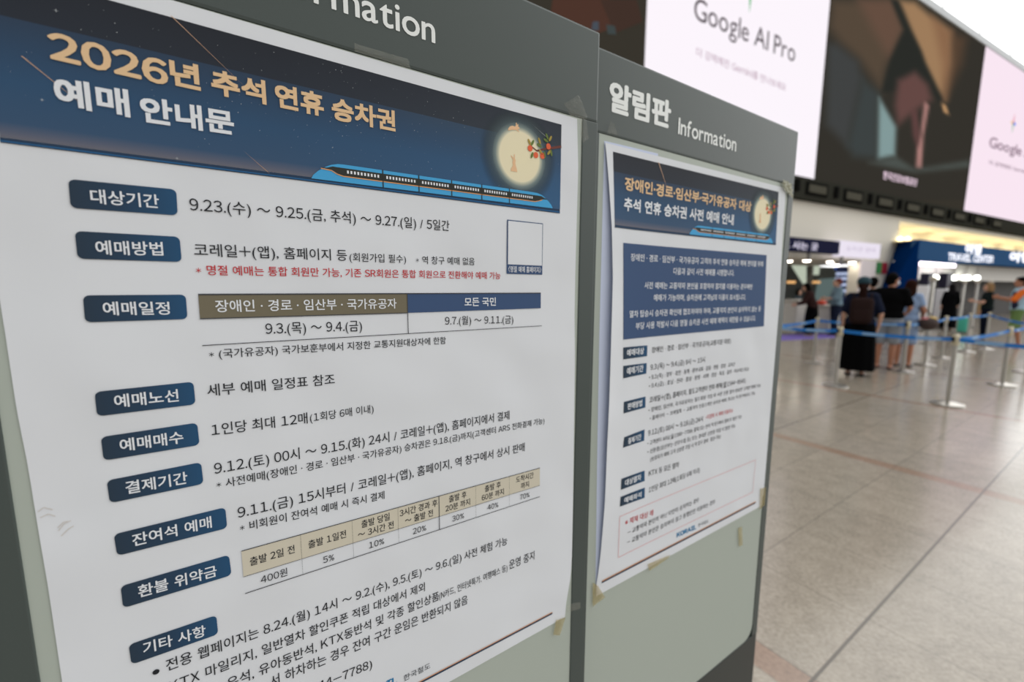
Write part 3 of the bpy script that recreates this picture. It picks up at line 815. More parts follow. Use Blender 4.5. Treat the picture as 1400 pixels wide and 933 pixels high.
# ------------------------------------------------------------------ pieces of sticky tape
def tape_mat(name, rgb, a, rough):
    m = bpy.data.materials.new(name); m.use_nodes = True
    t = m.node_tree; b = t.nodes['Principled BSDF']
    b.inputs['Base Color'].default_value = (lin(rgb[0]), lin(rgb[1]), lin(rgb[2]), 1)
    b.inputs['Roughness'].default_value = rough; b.inputs['Alpha'].default_value = a
    return m
m_tape = tape_mat('clear_tape', (214, 212, 196), .06, .05)
m_tape_y = tape_mat('aged_tape', (190, 172, 110), .28, .3)
m_tape_c = tape_mat('cream_tape', (206, 206, 186), .62, .3)
def tape(S, pts, m, label, amp, seed, k=0.0022, group=None):
    """a crumpled strip between four corners TL TR BR BL (surface coordinates)"""
    rnd = random.Random(seed); nx, ny = 14, 10
    TL, TR, BR, BL = px4(S, *pts)
    vs, fs = [], []
    for j in range(ny + 1):
        t = j / ny
        for i in range(nx + 1):
            s = i / nx; e = (rnd.uniform(-.5, .5) * .03 if i in (0, nx) or j in (0, ny) else 0)
            s2, t2 = s + e, t + e
            u = (TL[0] * (1 - s2) + TR[0] * s2) * (1 - t2) + (BL[0] * (1 - s2) + BR[0] * s2) * t2
            v = (TL[1] * (1 - s2) + TR[1] * s2) * (1 - t2) + (BL[1] * (1 - s2) + BR[1] * s2) * t2
            vs.append(S.P(u, v, k + rnd.uniform(0, amp)))
    for j in range(ny):
        for i in range(nx):
            a = j * (nx + 1) + i; fs.append((a, a + nx + 1, a + nx + 2, a + 1))
    o = mk('sticky_tape', vs, fs, m, smooth=False)
    sm = o.modifiers.new('thickness', 'SOLIDIFY'); sm.thickness = 0.00006
    return tag(o, label, 'tape', group)
SB1, SB2 = Surf(0.450), Surf(0.475)
tape(SB1, ((484, 61), (556, 82), (561, 96), (484, 72)), m_tape, 'clear strip of tape over the middle of the large notice top edge', .0008, 1)
tape(SB1, ((769, 143), (789, 131), (801, 164), (778, 160)), m_tape, 'crumpled clear tape above the top right corner of the large notice', .0035, 2)
tape(SB1, ((789, 160), (799, 163), (803, 190), (795, 196)), m_tape, 'clear tape running down the right stile from the large notice corner', .0012, 3)
tape(S1, ((759, 847), (772, 843), (764, 868), (755, 867)), m_tape_y, 'yellowed tape under the bottom right corner of the large notice', .0006, 4)
tape(SB1, ((774, 826), (792, 822), (792, 832), (774, 836)), m_tape, 'thin clear tape across the stile at the lower right of the large notice', .0006, 5)
tape(SB2, ((832, 166), (838, 171), (842, 186), (828, 184)), m_tape, 'small clear tape above the top left corner of the smaller notice', .002, 6)
tape(SB2, ((1068, 246), (1079, 252), (1082, 272), (1068, 258)), m_tape_c, 'curled cream tape at the top right corner of the smaller notice', .004, 7)
tape(S2f, ((809, 796), (816, 800), (826, 816), (809, 829)), m_tape_y, 'yellowed tape at the bottom left corner of the smaller notice', .0006, 8)
tape(S2f, ((884, 771), (915, 758), (912, 763), (887, 780)), m_tape_y, 'yellowed tape under the foot of the smaller notice', .0006, 9)
tape(S2f, ((1038, 668), (1046, 666), (1044, 690), (1037, 697)), m_tape_y, 'yellowed tape at the lower right corner of the smaller notice', .0006, 10)
tape(S2f, ((1008, 722), (1013, 720), (1014, 745), (1009, 747)), m_tape_y, 'faint yellow tape mark below the right end of the smaller notice', .0003, 11)

# ------------------------------------------------------------------ the concourse: floor, end wall, screens
def ground(px, py, z=0.0):
    r = ray(px, py); t = (z - EYE) / r.z
    return Vector((r.x * t, r.y * t, z))

def floor_material():
    m = bpy.data.materials.new('granite_floor'); m.use_nodes = True
    t = m.node_tree; b = t.nodes['Principled BSDF']; N = t.nodes.new; L = t.links.new
    geo = N('ShaderNodeNewGeometry')
    def dot(v):
        d = N('ShaderNodeVectorMath'); d.operation = 'DOT_PRODUCT'; d.inputs[1].default_value = v
        L(geo.outputs['Position'], d.inputs[0]); return d.outputs['Value']
    def math_(op, a, bb=None, c=None):
        n = N('ShaderNodeMath'); n.operation = op
        for i, x in enumerate((a, bb, c)):
            if x is None: continue
            if isinstance(x, (int, float)): n.inputs[i].default_value = x
            else: L(x, n.inputs[i])
        return n.outputs[0]
    a, c = dot(tuple(DV)), dot(tuple(NV))
    PER = 2.9
    fa = math_('FRACT', math_('DIVIDE', math_('ADD', a, 10 * PER - 1.68), PER))       # stripes every 2.9 m
    stripe = math_('LESS_THAN', fa, 0.13 / PER)
    ta = math_('FRACT', math_('DIVIDE', math_('MULTIPLY', math_('SUBTRACT', fa, 0.13 / PER), PER), 0.554))
    ja = math_('LESS_THAN', math_('ABSOLUTE', math_('SUBTRACT', math_('FRACT', math_('ADD', ta, 0.5)), 0.5)), 0.006)
    tb = math_('FRACT', math_('DIVIDE', math_('ADD', c, 52.595), 0.52))
    jb = math_('LESS_THAN', math_('ABSOLUTE', math_('SUBTRACT', math_('FRACT', math_('ADD', tb, 0.5)), 0.5)), 0.0055)
    # every third long joint is a wider, darker one
    tb2 = math_('FRACT', math_('DIVIDE', math_('ADD', c, 52.075), 1.56))
    jb2 = math_('LESS_THAN', math_('ABSOLUTE', math_('SUBTRACT', math_('FRACT', math_('ADD', tb2, 0.5)), 0.5)), 0.004)
    n1 = N('ShaderNodeTexNoise'); n1.inputs['Scale'].default_value = 55; n1.inputs['Detail'].default_value = 6; n1.inputs['Roughness'].default_value = .7
    n2 = N('ShaderNodeTexNoise'); n2.inputs['Scale'].default_value = 9; n2.inputs['Detail'].default_value = 3
    L(geo.outputs['Position'], n1.inputs['Vector']); L(geo.outputs['Position'], n2.inputs['Vector'])
    r1 = N('ShaderNodeValToRGB'); e = r1.color_ramp.elements
    e[0].position = .33; e[0].color = (lin(128), lin(119), lin(106), 1); e[1].position = .62; e[1].color = (lin(172), lin(162), lin(147), 1)
    mixn = math_('ADD', math_('MULTIPLY', n1.outputs['Fac'], .75), math_('MULTIPLY', n2.outputs['Fac'], .25))
    L(mixn, r1.inputs['Fac'])
    r2 = N('ShaderNodeValToRGB'); e = r2.color_ramp.elements
    e[0].position = .33; e[0].color = (lin(130), lin(108), lin(92), 1); e[1].position = .62; e[1].color = (lin(160), lin(136), lin(118), 1)
    L(mixn, r2.inputs['Fac'])
    # each slab has its own slight tone
    wn = N('ShaderNodeTexWhiteNoise'); wn.noise_dimensions = '2D'
    cb = N('ShaderNodeCombineXYZ')
    L(math_('FLOOR', math_('DIVIDE', math_('ADD', a, 28.32), .58)), cb.inputs[0]); L(math_('FLOOR', math_('DIVIDE', math_('ADD', c, 52.595), .52)), cb.inputs[1])
    L(cb.outputs[0], wn.inputs['Vector'])
    hs = N('ShaderNodeHueSaturation'); L(r1.outputs['Color'], hs.inputs['Color'])
    mp = N('ShaderNodeMapRange'); mp.inputs['To Min'].default_value = .93; mp.inputs['To Max'].default_value = 1.05
    L(wn.outputs['Value'], mp.inputs['Value']); L(mp.outputs['Result'], hs.inputs['Value'])
    def mix(f, x, y):
        k = N('ShaderNodeMix'); k.data_type = 'RGBA'; L(f, k.inputs[0])
        if isinstance(x, tuple): k.inputs[6].default_value = x
        else: L(x, k.inputs[6])
        if isinstance(y, tuple): k.inputs[7].default_value = y
        else: L(y, k.inputs[7])
        return k.outputs[2]
    col = mix(stripe, hs.outputs['Color'], r2.outputs['Color'])
    col = mix(math_('MULTIPLY', ja, .55), col, (lin(96), lin(90), lin(82), 1))
    col = mix(math_('MULTIPLY', jb, .6), col, (lin(96), lin(90), lin(82), 1))
    col = mix(jb2, col, (lin(92), lin(84), lin(74), 1))
    L(col, b.inputs['Base Color'])
    b.inputs['Roughness'].default_value = 0.17; b.inputs['Specular IOR Level'].default_value = 0.5
    return m

fv = [(-30, -20, 0), (60, -20, 0), (60, 60, 0), (-30, 60, 0)]
fl = mk('floor', fv + [(x, y, -.2) for x, y, z in fv], [(0, 1, 2, 3), (7, 6, 5, 4), (0, 4, 5, 1), (1, 5, 6, 2), (2, 6, 7, 3), (3, 7, 4, 0)], floor_material())
fl['kind'] = 'structure'

WT = Vector((0.88798, 0.45988, 0)); WN = Vector((WT.y, -WT.x, 0))
Z0 = 15.0
r_ = ray(1111, 390); WP0 = Vector((r_.x, r_.y, 0)) * (Z0 / r_.y)
def W(s, z, m=0.0): return WP0 + WT * s - WN * m + ZV * z
def wsz(px, py, m=0.0):
    r = ray(px, py); q = WP0 - WN * m
    t = q.dot(WN) / Vector((r.x, r.y, 0)).dot(WN); p = r * t
    return (p - q).dot(WT), p.z + EYE
WAX = (WT, WN, ZV)
def wbox(mb, s0, s1, z0, z1, m0, m1, bev=0.0):
    return mb.box(W((s0 + s1) / 2, (z0 + z1) / 2, (m0 + m1) / 2), ((s1 - s0) / 2, abs(m1 - m0) / 2, (z1 - z0) / 2), WAX, bev)
class WSurf:
    """face of the end wall (or parallel to it), for lettering and pictures"""
    def __init__(s, m): s.m = m
    def P(s, u, v, k=0.0): return W(u, v, s.m - k)
    def uv(s, px, py): return wsz(px, py, s.m)

def struct(o): o['kind'] = 'structure'; return o
m_wall = mat('beige_wall', (228, 222, 208), .7); m_soffit = mat('soffit_white', (224, 220, 212), .7)
m_dark = mat('screen_frame_dark', (56, 56, 50), .6, 0, 0.0); m_dark2 = mat('recess_dark', (88, 86, 76), .6, 0, 0.0); m_dark3 = mat('bracket_black', (26, 26, 25), .6, 0, 0.0)
ZB = (wsz(1085, 272)[1] + wsz(1400, 325)[1]) / 2        # foot of the dark band
ZS = (wsz(1111, 247)[1] + wsz(1315, 292)[1] + wsz(1400, 305)[1]) / 3   # foot of the screens
ZT = (wsz(1343, 64)[1] + wsz(1400, 98)[1]) / 2                          # head of the screens
Z_SOF = wsz(1111, 353)[1]
S_L, S_R = -24.0, 46.0
s_white = wsz(1173, 380)[0]; s_fin = wsz(1227, 331)[0]; s_bo = wsz(1255, 345)[0]
z_open1 = wsz(1236, 304)[1]
mb = MB(); wbox(mb, S_L, s_fin, Z_SOF, ZB, 0, .35); wbox(mb, s_fin, S_R, z_open1, ZB, 0, .35); wbox(mb, s_white, s_fin, 0, Z_SOF, 0, .35)
struct(mb.build('wall_back', m_wall))
mb = MB(); wbox(mb, S_L, s_fin - .05, Z_SOF, Z_SOF + .1, .35, 5.0); struct(mb.build('ceiling', m_soffit))

# dark band under the screens with its recessed lamps
mb = MB(); wbox(mb, S_L, S_R, ZB, ZS, -.18, .3, .02); band = struct(mb.build('trim_1', m_dark))
for i in range(13):
    s = wsz(1157, 280)[0] + (i - 6) * 2.28
    if s < -3 or s > 20: continue
    q = MB(); wbox(q, s - .62, s + .62, ZB + .16, ZS - .12, -.22, -.17, .02); f = q.build('lamp_recess', m_dark3, band)
    q = MB(); wbox(q, s - .5, s + .5, ZB + .24, ZS - .2, -.235, -.21, .01); q.build('recess_glass', m_dark2, f)
    for d in (-1.14,):
        q = MB(); wbox(q, s + d - .09, s + d + .09, ZB + .2, ZS - .12, -.26, -.17, .02); q.build('bracket', m_dark3, band)

# the screens
def emis(name, rgb, e=1.0): return mat(name, rgb, .5, emit=e)
m_lw = emis('screen_white', (252, 245, 252), 1.0); m_lp = emis('screen_pink', (252, 233, 245), .97)
def screen(s0, s1, z0, z1, m, label):
    t = thing('advertising_screen', W((s0 + s1) / 2, z0, 0), label, 'screen', 'advertising screens along the end wall')
    q = MB(); wbox(q, s0, s1, z0, z1, -.02, .3, .01); q.build('cabinet', m_dark, t)
    patch(WSurf(-.03), 'display', ((s0, z1), (s1, z1), (s1, z0), (s0, z0)), m, t, 0, 1, 1)
    return t
sA0 = wsz(882, 40)[0]; sA1 = wsz(1122, 130)[0]; sB1 = wsz(1331, 180)[0]; sC1 = sB1 + (sA1 - sA0) * 1.35; sD0 = S_L
m_dk = emis('screen_dark_picture', (50, 46, 38), 1.0)
SCR = WSurf(-.03)
def art(t, name, pts, rgb, k):
    return poly(SCR, name, [SCR.uv(1100 + x / 3.454, y / 3.454) for x, y in pts], emis('screen_%d_%d_%d' % rgb, rgb), t, k)
tL = screen(sD0, sA0, ZS, ZT, m_dk, 'dark advertising screen high up at the left, behind the tops of the boards')
for i, (pts, rgb) in enumerate([
    ([(760, -40), (830, -40), (835, 40), (790, 55), (750, 40)], (72, 46, 36)),
    ([(820, 0), (870, 0), (878, 30), (840, 46)], (60, 42, 34)),
    ([(810, 30), (818, 30), (818, 42), (808, 42)], (66, 74, 84)),
    ([(828, 34), (840, 36), (842, 48), (830, 47)], (58, 66, 66))]):
    poly(SCR, 'picture_patch', [SCR.uv(*p) for p in pts], emis('screen_%d_%d_%d' % rgb, rgb), tL, .01 + i * .003)
tA = screen(sA0, sA1, ZS, ZT, m_lw, 'large white screen with thin grey lettering above the further board')
tB = screen(sA1, sB1, ZS, ZT, m_dk, 'dark screen showing a hand with a long black pen')
tC = screen(sB1, sC1, ZS, ZT, m_lp, 'pale pink screen with small lettering at the right edge')
ART = [
    ('brown_sweep', [(125, 0), (420, 0), (465, 140), (400, 280), (360, 430), (250, 280), (160, 200), (110, 130)], (82, 68, 54)),
    ('brown_streak', [(250, 0), (420, 0), (465, 140), (400, 280), (330, 160)], (98, 74, 60)),
    ('tan_field', [(440, 0), (520, 10), (600, 80), (690, 150), (690, 300), (660, 470), (620, 420), (560, 300), (500, 150)], (156, 122, 88)),
    ('brown_field', [(690, 150), (760, 185), (740, 300), (662, 470), (670, 380), (690, 300)], (82, 62, 46)),
    ('tan_edge', [(600, 80), (690, 150), (690, 300), (662, 470), (650, 300)], (136, 100, 72)),
    ('dark_sleeve', [(105, 210), (150, 210), (250, 290), (270, 370), (200, 690), (100, 590)], (60, 62, 62)),
    ('grey_sleeve', [(270, 370), (350, 440), (345, 750), (230, 740), (200, 690)], (56, 62, 62)),
    ('black_pen', [(405, 0), (440, 0), (500, 140), (550, 240), (570, 300), (650, 470), (640, 490), (560, 380), (520, 350), (430, 430), (360, 440), (400, 280), (465, 140)], (34, 36, 32)),
    ('hand', [(440, 380), (520, 340), (580, 400), (600, 470), (500, 540), (440, 590), (425, 500)], (98, 68, 64)),
    ('cuff', [(350, 460), (430, 600), (425, 735), (345, 750)], (128, 152, 152)),
    ('finger', [(565, 480), (585, 500), (560, 640), (550, 790), (525, 795), (530, 700), (545, 640)], (172, 126, 120)),
    ('inner_finger', [(500, 520), (530, 520), (545, 640), (530, 700), (510, 640)], (92, 62, 60)),
    ('pen_tip', [(645, 490), (665, 500), (678, 540), (660, 535)], (206, 158, 110)),
    ('table_edge', [(300, 770), (430, 740), (520, 800), (780, 758), (775, 790), (520, 815)], (72, 78, 74))]
def inside(p, q):
    """signed distance of p from the outline q, negative inside"""
    best, sgn, n = 1e9, 1, len(q)
    for i in range(n):
        (x0, y0), (x1, y1) = q[i], q[(i + 1) % n]
        ex, ey, wx, wy = x1 - x0, y1 - y0, p[0] - x0, p[1] - y0
        t = min(max((wx * ex + wy * ey) / max(ex * ex + ey * ey, 1e-9), 0), 1)
        best = min(best, math.hypot(wx - ex * t, wy - ey * t))
        if (y0 > p[1]) != (y1 > p[1]) and p[0] < (x1 - x0) * (p[1] - y0) / (y1 - y0) + x0: sgn = -sgn
    return best * sgn
SOFT = {'brown_sweep': 45, 'brown_streak': 40, 'tan_field': 26, 'brown_field': 40, 'tan_edge': 36, 'dark_sleeve': 34, 'grey_sleeve': 34, 'black_pen': 14, 'hand': 26, 'cuff': 16, 'finger': 9, 'inner_finger': 14, 'pen_tip': 7, 'table_edge': 18}
gx, gy = 78, 78
gv, gf, gc = [], [], []
for j in range(gy + 1):
    for i in range(gx + 1):
        x, y = 20 + i * 11.0, -70 + j * 13.0                     # picture coordinates
        gv.append((x, y)); c = [46., 43., 37.]
        for n_, pts, rgb in ART:
            w_ = SOFT[n_]; d = inside((x, y), pts); f = min(max(.5 - d / (2 * w_), 0), 1); f = f * f * (3 - 2 * f)
            c = [c[q] * (1 - f) + rgb[q] * f for q in range(3)]
        gc.append(c)
for j in range(gy):
    for i in range(gx):
        a = j * (gx + 1) + i; gf.append((a, a + gx + 1, a + gx + 2, a + 1))
gp = []
for x, y in gv:
    u, v = SCR.uv(1100 + x / 3.454, y / 3.454); gp.append(SCR.P(min(max(u, sA1 + .02), sB1 - .02), min(max(v, ZS + .02), ZT - .02), .012))
m_pic = bpy.data.materials.new('screen_picture'); m_pic.use_nodes = True
t_ = m_pic.node_tree; b_ = t_.nodes['Principled BSDF']; at_ = t_.nodes.new('ShaderNodeVertexColor'); at_.layer_name = 'picture'
b_.inputs['Base Color'].default_value = (.01, .01, .01, 1); b_.inputs['Specular IOR Level'].default_value = 0; b_.inputs['Emission Strength'].default_value = 1
t_.links.new(at_.outputs['Color'], b_.inputs['Emission Color'])
pic = mk('picture', gp, gf, m_pic, tB)
ca = pic.data.color_attributes.new('picture', 'FLOAT_COLOR', 'POINT')
for i, c in enumerate(gc): ca.data[i].color = (lin(c[0]), lin(c[1]), lin(c[2]), 1)
m_cap = emis('screen_caption', (238, 212, 228)); m_ltx = emis('screen_text_grey', (84, 72, 80)); m_ltx2 = emis('screen_text_pale', (186, 158, 176)); m_ltx3 = emis('screen_text_mauve', (146, 120, 138))
text(SCR, 'caption', '한국건강보험공단', (1203, 245.5), (1249.5, 256), 11.5, m_cap, tB, .09, bold=.03, ring=6)
text(SCR, 'lettering', 'Google AI Pro', (947.5, 26), (1085.5, 85.5), 31, m_ltx, tA, .02, bold=.004, latin=True, ring=6)
text(SCR, 'lettering', '더 강력해진 Gemini를 만나보세요', (951, 77), (1073, 125.5), 12.5, m_ltx2, tA, .02, bold=.01, ring=6)
text(SCR, 'lettering', 'Google AI Pro', (1351, 201), (1432, 224), 15, m_ltx3, tC, .02, bold=.022, latin=True, ring=6)
text(SCR, 'lettering', '더 강력해진 Gemini를 만나보세요', (1351, 225), (1432, 246), 6.5, m_ltx3, tC, .02, bold=.02, ring=6)
def sparkle(c, rx, ry, t):
    """four-pointed spark in four colours"""
    for i, (a, rgb) in enumerate(((0, (90, 130, 240)), (90, (226, 120, 140)), (180, (236, 200, 150)), (270, (110, 190, 130)))):
        pts = [c]
        for q in (-45, 0, 45):
            th = math.radians(a + q); R = 1.0 if q == 0 else .28
            pts.append((c[0] + rx * R * math.cos(th), c[1] + ry * R * math.sin(th)))
        poly(SCR, 'spark', pts, emis('spark_%d' % i, rgb), t, .025)
c_ = SCR.uv(1384.5, 169); sparkle(c_, .42, .5, tC)
c_ = SCR.uv(1026, -21); sparkle(c_, .40, .75, tA)

# glazed front high behind the screens
m_mull = mat('mullion_white', (232, 234, 232), .5)
m_glass = mat('window_glass', (222, 232, 236), .05, alpha=.06)
mb = MB()
for i in range(9):
    s = -6 + i * 8.2; wbox(mb, s - .06, s + .06, ZT + .4, 34, 9.95, 10.05)
for k in range(3):
    z = ZT + 4.0 + k * 8; wbox(mb, -10, 60, z - .05, z + .05, 9.95, 10.05)
fw = struct(mb.build('window_1', m_mull))
q = MB(); wbox(q, -10, 60, ZT + .4, 34, 9.99, 10.01); q.build('pane', m_glass, fw)
q = MB(); wbox(q, S_L, S_R, ZT, ZT + .28, -.08, .5, .03); struct(q.build('trim_2', mat('cornice_grey', (196, 200, 202), .5)))

# ------------------------------------------------------------------ ticket hall under the wall
m_glasswall = mat('dim_glass', (96, 102, 100), .25); m_post = mat('post_grey', (128, 124, 118), .5)
MB_ = 3.2
GW = WSurf(MB_)
sg0 = wsz(1020, 390, MB_)[0]; sg1 = wsz(1200, 390, MB_)[0]
q = MB(); wbox(q, sg0, sg1, 0, Z_SOF, MB_, MB_ + .1); inner = struct(q.build('wall_inner', m_glasswall))
for px in (1105, 1150):
    s = wsz(px, 390, MB_)[0]; q = MB(); wbox(q, s - .14, s + .14, 0, Z_SOF, MB_ - .1, MB_, .01); q.build('mullion', m_post, inner)
m_pale = emis('pale_glow_pane', (206, 216, 196), .75); m_teal = emis('teal_glow_pane', (112, 130, 128), .6)  # brightness of these panes is put in as their own glow
for pts, m in (([(1078, 358), (1102, 358), (1102, 390), (1097, 388)], m_pale), ([(1107, 359), (1121, 359), (1119, 376), (1106, 376)], m_pale), ([(1118, 382), (1142, 380), (1140, 412), (1112, 412)], m_teal)):
    poly(GW, 'pane', [GW.uv(*p) for p in pts], m, inner, .02)
for px in (1081, 1115):  # glowing strips imitate orange reflections in the glass, not lamps
    s = GW.uv(px, 386); q = MB(); wbox(q, s[0] - .3, s[0] + .3, s[1] - .05, s[1] + .05, MB_ - .06, MB_, .01); q.build('warm_reflection_strip', emis('reflection_warm', (255, 196, 128), 1.0), inner)
q = MB(); wbox(q, s_white, wsz(1193, 390)[0], 0, Z_SOF + .02, -.05, 0, .01); struct(q.build('trim_3', mat('white_cladding', (236, 226, 226), .6)))

m_bulb = emis('lamp_warm', (255, 244, 228), 22.0)
lampdefs = [(1078, 357, 'leftmost, half hidden by the board'), (1103, 356.5, 'second from the board'), (1135, 358, 'third from the board'), (1143, 362.5, 'set further in beside the column'), (1165, 359, 'at the right end by the white wall')]
for px, py, where in lampdefs:
    r = ray(px, py); t_ = (Z_SOF - .06 - EYE) / r.z; p = Vector((r.x * t_, r.y * t_, Z_SOF))
    if t_ > 24 or t_ < 0: p = W(wsz(px, py, 1.0)[0], Z_SOF, 1.0)
    t = thing('downlight', p - ZV * .06, 'round ceiling downlight over the ticket counters, ' + where, 'lamp', 'downlights over the counters')
    MB().lathe([(.15, 0.06), (.15, .0), (.125, -.01), (.12, .03)], p - ZV * .06, 20).build('ring', m_soffit, t)
    MB().lathe([(.115, .025), (.12, -.012), (.07, -.03)], p - ZV * .06, 20).build('lens', m_bulb, t)

# hanging sign: navy board with a lit panel
HS = WSurf(-.5)
z0s, z1s = HS.uv(1111, 338)[1], HS.uv(1111, 326)[1]
zc = [HS.uv(1085, 324.5)[1], HS.uv(1148, 330)[1]]; zd = [HS.uv(1082, 343)[1], HS.uv(1146, 348)[1]]
zt_, zb_ = sum(zc) / 2, sum(zd) / 2
sL, sM, sRr = HS.uv(1030, 335)[0], HS.uv(1148, 338)[0], HS.uv(1203, 341)[0]
hs_ = thing('hanging_sign', W((sL + sRr) / 2, zb_, -.5), 'navy hanging sign with white lettering and a lit white panel at its end', 'sign')
m_signnavy = mat('sign_navy', (40, 41, 66), .6, 0, 0.0); m_signlit = emis('sign_lit', (240, 232, 246), .95)
q = MB(); wbox(q, sL, sM, zb_, zt_, -.5, -.3, .01); q.build('navy_board', m_signnavy, hs_)
q = MB(); wbox(q, sM, sRr, zb_ - .06, zt_ + .04, -.52, -.3, .01); q.build('lit_panel', m_signlit, hs_)
q = MB(); wbox(q, sRr, sRr + .16, zb_ + .1, zt_ + .02, -.48, -.32, .02); q.build('end_cap', mat('cap_grey', (120, 122, 118), .4), hs_)
text(WSurf(-.52), 'lettering', '표 사는 곳', (1068, 339.5), (1117.5, 343.5), 11.5, emis('sign_text', (226, 220, 240), .9), hs_, .01, bold=.03, ring=6)
text(WSurf(-.53), 'lettering', '승차권 발매', (1156, 343), (1196, 346), 7, emis('sign_text_dim', (204, 192, 214), .9), hs_, .01, bold=.0)
for px in (1111, 1156):
    s = HS.uv(px, 345)[0]; q = MB(); wbox(q, s - .05, s + .05, zb_ - .25, zb_ + .02, -.44, -.36, .01); q.build('hanger', m_post, hs_)
    q = MB(); wbox(q, s - .04, s + .04, zb_ + .05, zb_ + .2, -.4, .02, .005); q.build('wall_arm', m_post, hs_)

# blue information column
cpos = W(wsz(1152, 390, 1.2)[0], 0, 1.2)
t = thing('information_column', cpos, 'blue and white striped information column by the white wall', 'column')
MB().lathe([(.30, 0), (.30, .08), (.26, .1), (.26, 2.2), (.34, 2.25), (.34, 2.4), (0.05, 2.42)], cpos, 28).build('shaft', mat('column_blue', (40, 66, 140), .4), t)
for z in (1.35, 1.6, 1.85, 2.05):
    MB().lathe([(.263, z), (.268, z + .01), (.268, z + .1), (.263, z + .11)], cpos, 28).build('band', emis('column_glow_band', (190, 204, 238), .9), t)  # bands given a glow of their own to brighten the column

# small green and red shop sign on the wall
SG = WSurf(-.06)
q0_ = SG.uv(1199, 374); q1_ = SG.uv(1206.5, 359); q2_ = SG.uv(1214, 361)
t = thing('shop_sign', W((q0_[0] + q2_[0]) / 2, q0_[1], -.06), 'small green and red sign on the wall beside the blue booth', 'sign')
q = MB(); wbox(q, q0_[0], q1_[0], q0_[1], q1_[1], -.06, 0, .01); q.build('green_half', mat('sign_green', (62, 138, 78), .5), t)
q = MB(); wbox(q, q1_[0], q2_[0], q0_[1], q1_[1], -.06, 0, .01); q.build('red_half', mat('sign_red', (168, 44, 62), .5), t)

# counters
m_ctr = mat('counter_white', (222, 218, 208), .5); m_ctop = mat('counter_top', (206, 202, 192), .4)
def counter(px, py, wdt, hgt, label):
    p = ground(px, py); t = thing('ticket_counter', p, label, 'counter', 'white ticket counters')
    MB().box(p + ZV * (hgt / 2 - .02), (wdt / 2, .28, hgt / 2 - .02), WAX, .06).build('body', m_ctr, t)
    MB().box(p + ZV * (hgt - .02), (wdt / 2 + .05, .34, .025), WAX, .02).build('worktop', m_ctop, t)
    MB().box(p + ZV * .05 + WN * .02, (wdt / 2 - .04, .28, .05), WAX, .01).build('plinth', mat('plinth_grey', (120, 112, 108), .5), t)
    return p
cpa = counter(1084, 455, .75, 1.12, 'white ticket counter nearest the grey board, under a leaning customer')
cpb = counter(1127, 456, .62, .95, 'lower white ticket counter between the two customers at the desks')
t = thing('pouch', cpb + ZV * .955 + Vector((-.18, .0, 0)), 'bright red pouch lying on the lower ticket counter', 'bag')
MB().sphere(cpb + ZV * 1.03 + Vector((-.18, 0, 0)), .16, (1, .7, .5)).build('pouch_body', mat('pouch_red', (214, 62, 34), .5), t, smooth=True)
MB().box(cpb + ZV * 1.11 + Vector((-.18, 0, 0)), (.08, .03, .012), None, .01).build('flap', mat('pouch_cream', (226, 190, 150), .5), t)
pm = [ground(1068, 466), ground(1142, 462), ground(1140, 455.5), ground(1066, 458.5)]
tag(mk('floor_strip', [p + ZV * .001 for p in pm] + [p + ZV * .012 for p in pm], [(3, 2, 1, 0), (4, 5, 6, 7), (0, 1, 5, 4), (1, 2, 6, 5), (2, 3, 7, 6), (3, 0, 4, 7)], mat('strip_purple', (112, 92, 176), .7)), 'long purple strip on the floor before the ticket counters', 'mat')  # thin purple slab lying flat on the floor

# ------------------------------------------------------------------ blue booth
MF = -.9
FS = WSurf(MF)
zbt = (FS.uv(1257, 330)[1] + FS.uv(1398, 342)[1]) / 2; zbb = (FS.uv(1257, 357)[1] + FS.uv(1398, 364.5)[1]) / 2
sb0 = FS.uv(1255.5, 345)[0]; sb1 = sb0 + 36
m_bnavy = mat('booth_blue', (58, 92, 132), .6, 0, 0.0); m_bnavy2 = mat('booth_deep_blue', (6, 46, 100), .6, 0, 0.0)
bt = thing('information_booth', W((sb0 + sb1) / 2, 0, MF), 'blue booth with white lit lettering under the screens', 'booth')
q = MB(); wbox(q, sb0, sb1, zbb, zbt, MF, MF + .25, .01); q.build('fascia', m_bnavy, bt)
s_l2 = wsz(1186, 405)[0]; z_l2 = wsz(1186, 405)[1]
sl = (s_l2 - s_fin) / (z_l2 - zbt); s_l3 = s_fin + sl * (0 - zbt) * .55
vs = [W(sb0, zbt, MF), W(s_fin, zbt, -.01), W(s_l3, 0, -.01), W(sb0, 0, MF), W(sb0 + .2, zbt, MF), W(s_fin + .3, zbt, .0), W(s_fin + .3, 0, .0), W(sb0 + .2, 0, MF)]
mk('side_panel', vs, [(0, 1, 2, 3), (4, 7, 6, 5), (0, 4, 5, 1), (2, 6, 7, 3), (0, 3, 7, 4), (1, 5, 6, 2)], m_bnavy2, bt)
q = MB(); wbox(q, sb0 + .1, sb1, zbt - .02, zbt, MF + .25, -.02); wbox(q, s_fin + .35, sb1, zbt - .02, zbt, -.02, 1.3); q.build('roof_board', mat('booth_roof', (226, 214, 180), .7), bt)
zh = wsz(1330, 384, -.2)[1]
q = MB(); wbox(q, sb0 + .1, sb1, zh, zbb + .02, -.2, -.1, .01); q.build('inner_header', mat('booth_header', (228, 224, 216), .6), bt)
q = MB(); wbox(q, s_fin + .35, sb1, 0, zbt - .05, 1.2, 1.3); q.build('rear_wall', mat('booth_rear', (70, 65, 62), .6, 0, .2), bt)
q = MB(); wbox(q, sb0 + .15, sb0 + 4.6, zbb - .16, zbb - .02, MF + .3, MF + .42, .02); q.build('light_bar', emis('light_bar', (250, 240, 250), 5.0), bt)
m_lt = emis('booth_letters', (250, 250, 255), 1.5)
FL = WSurf(MF - .03)
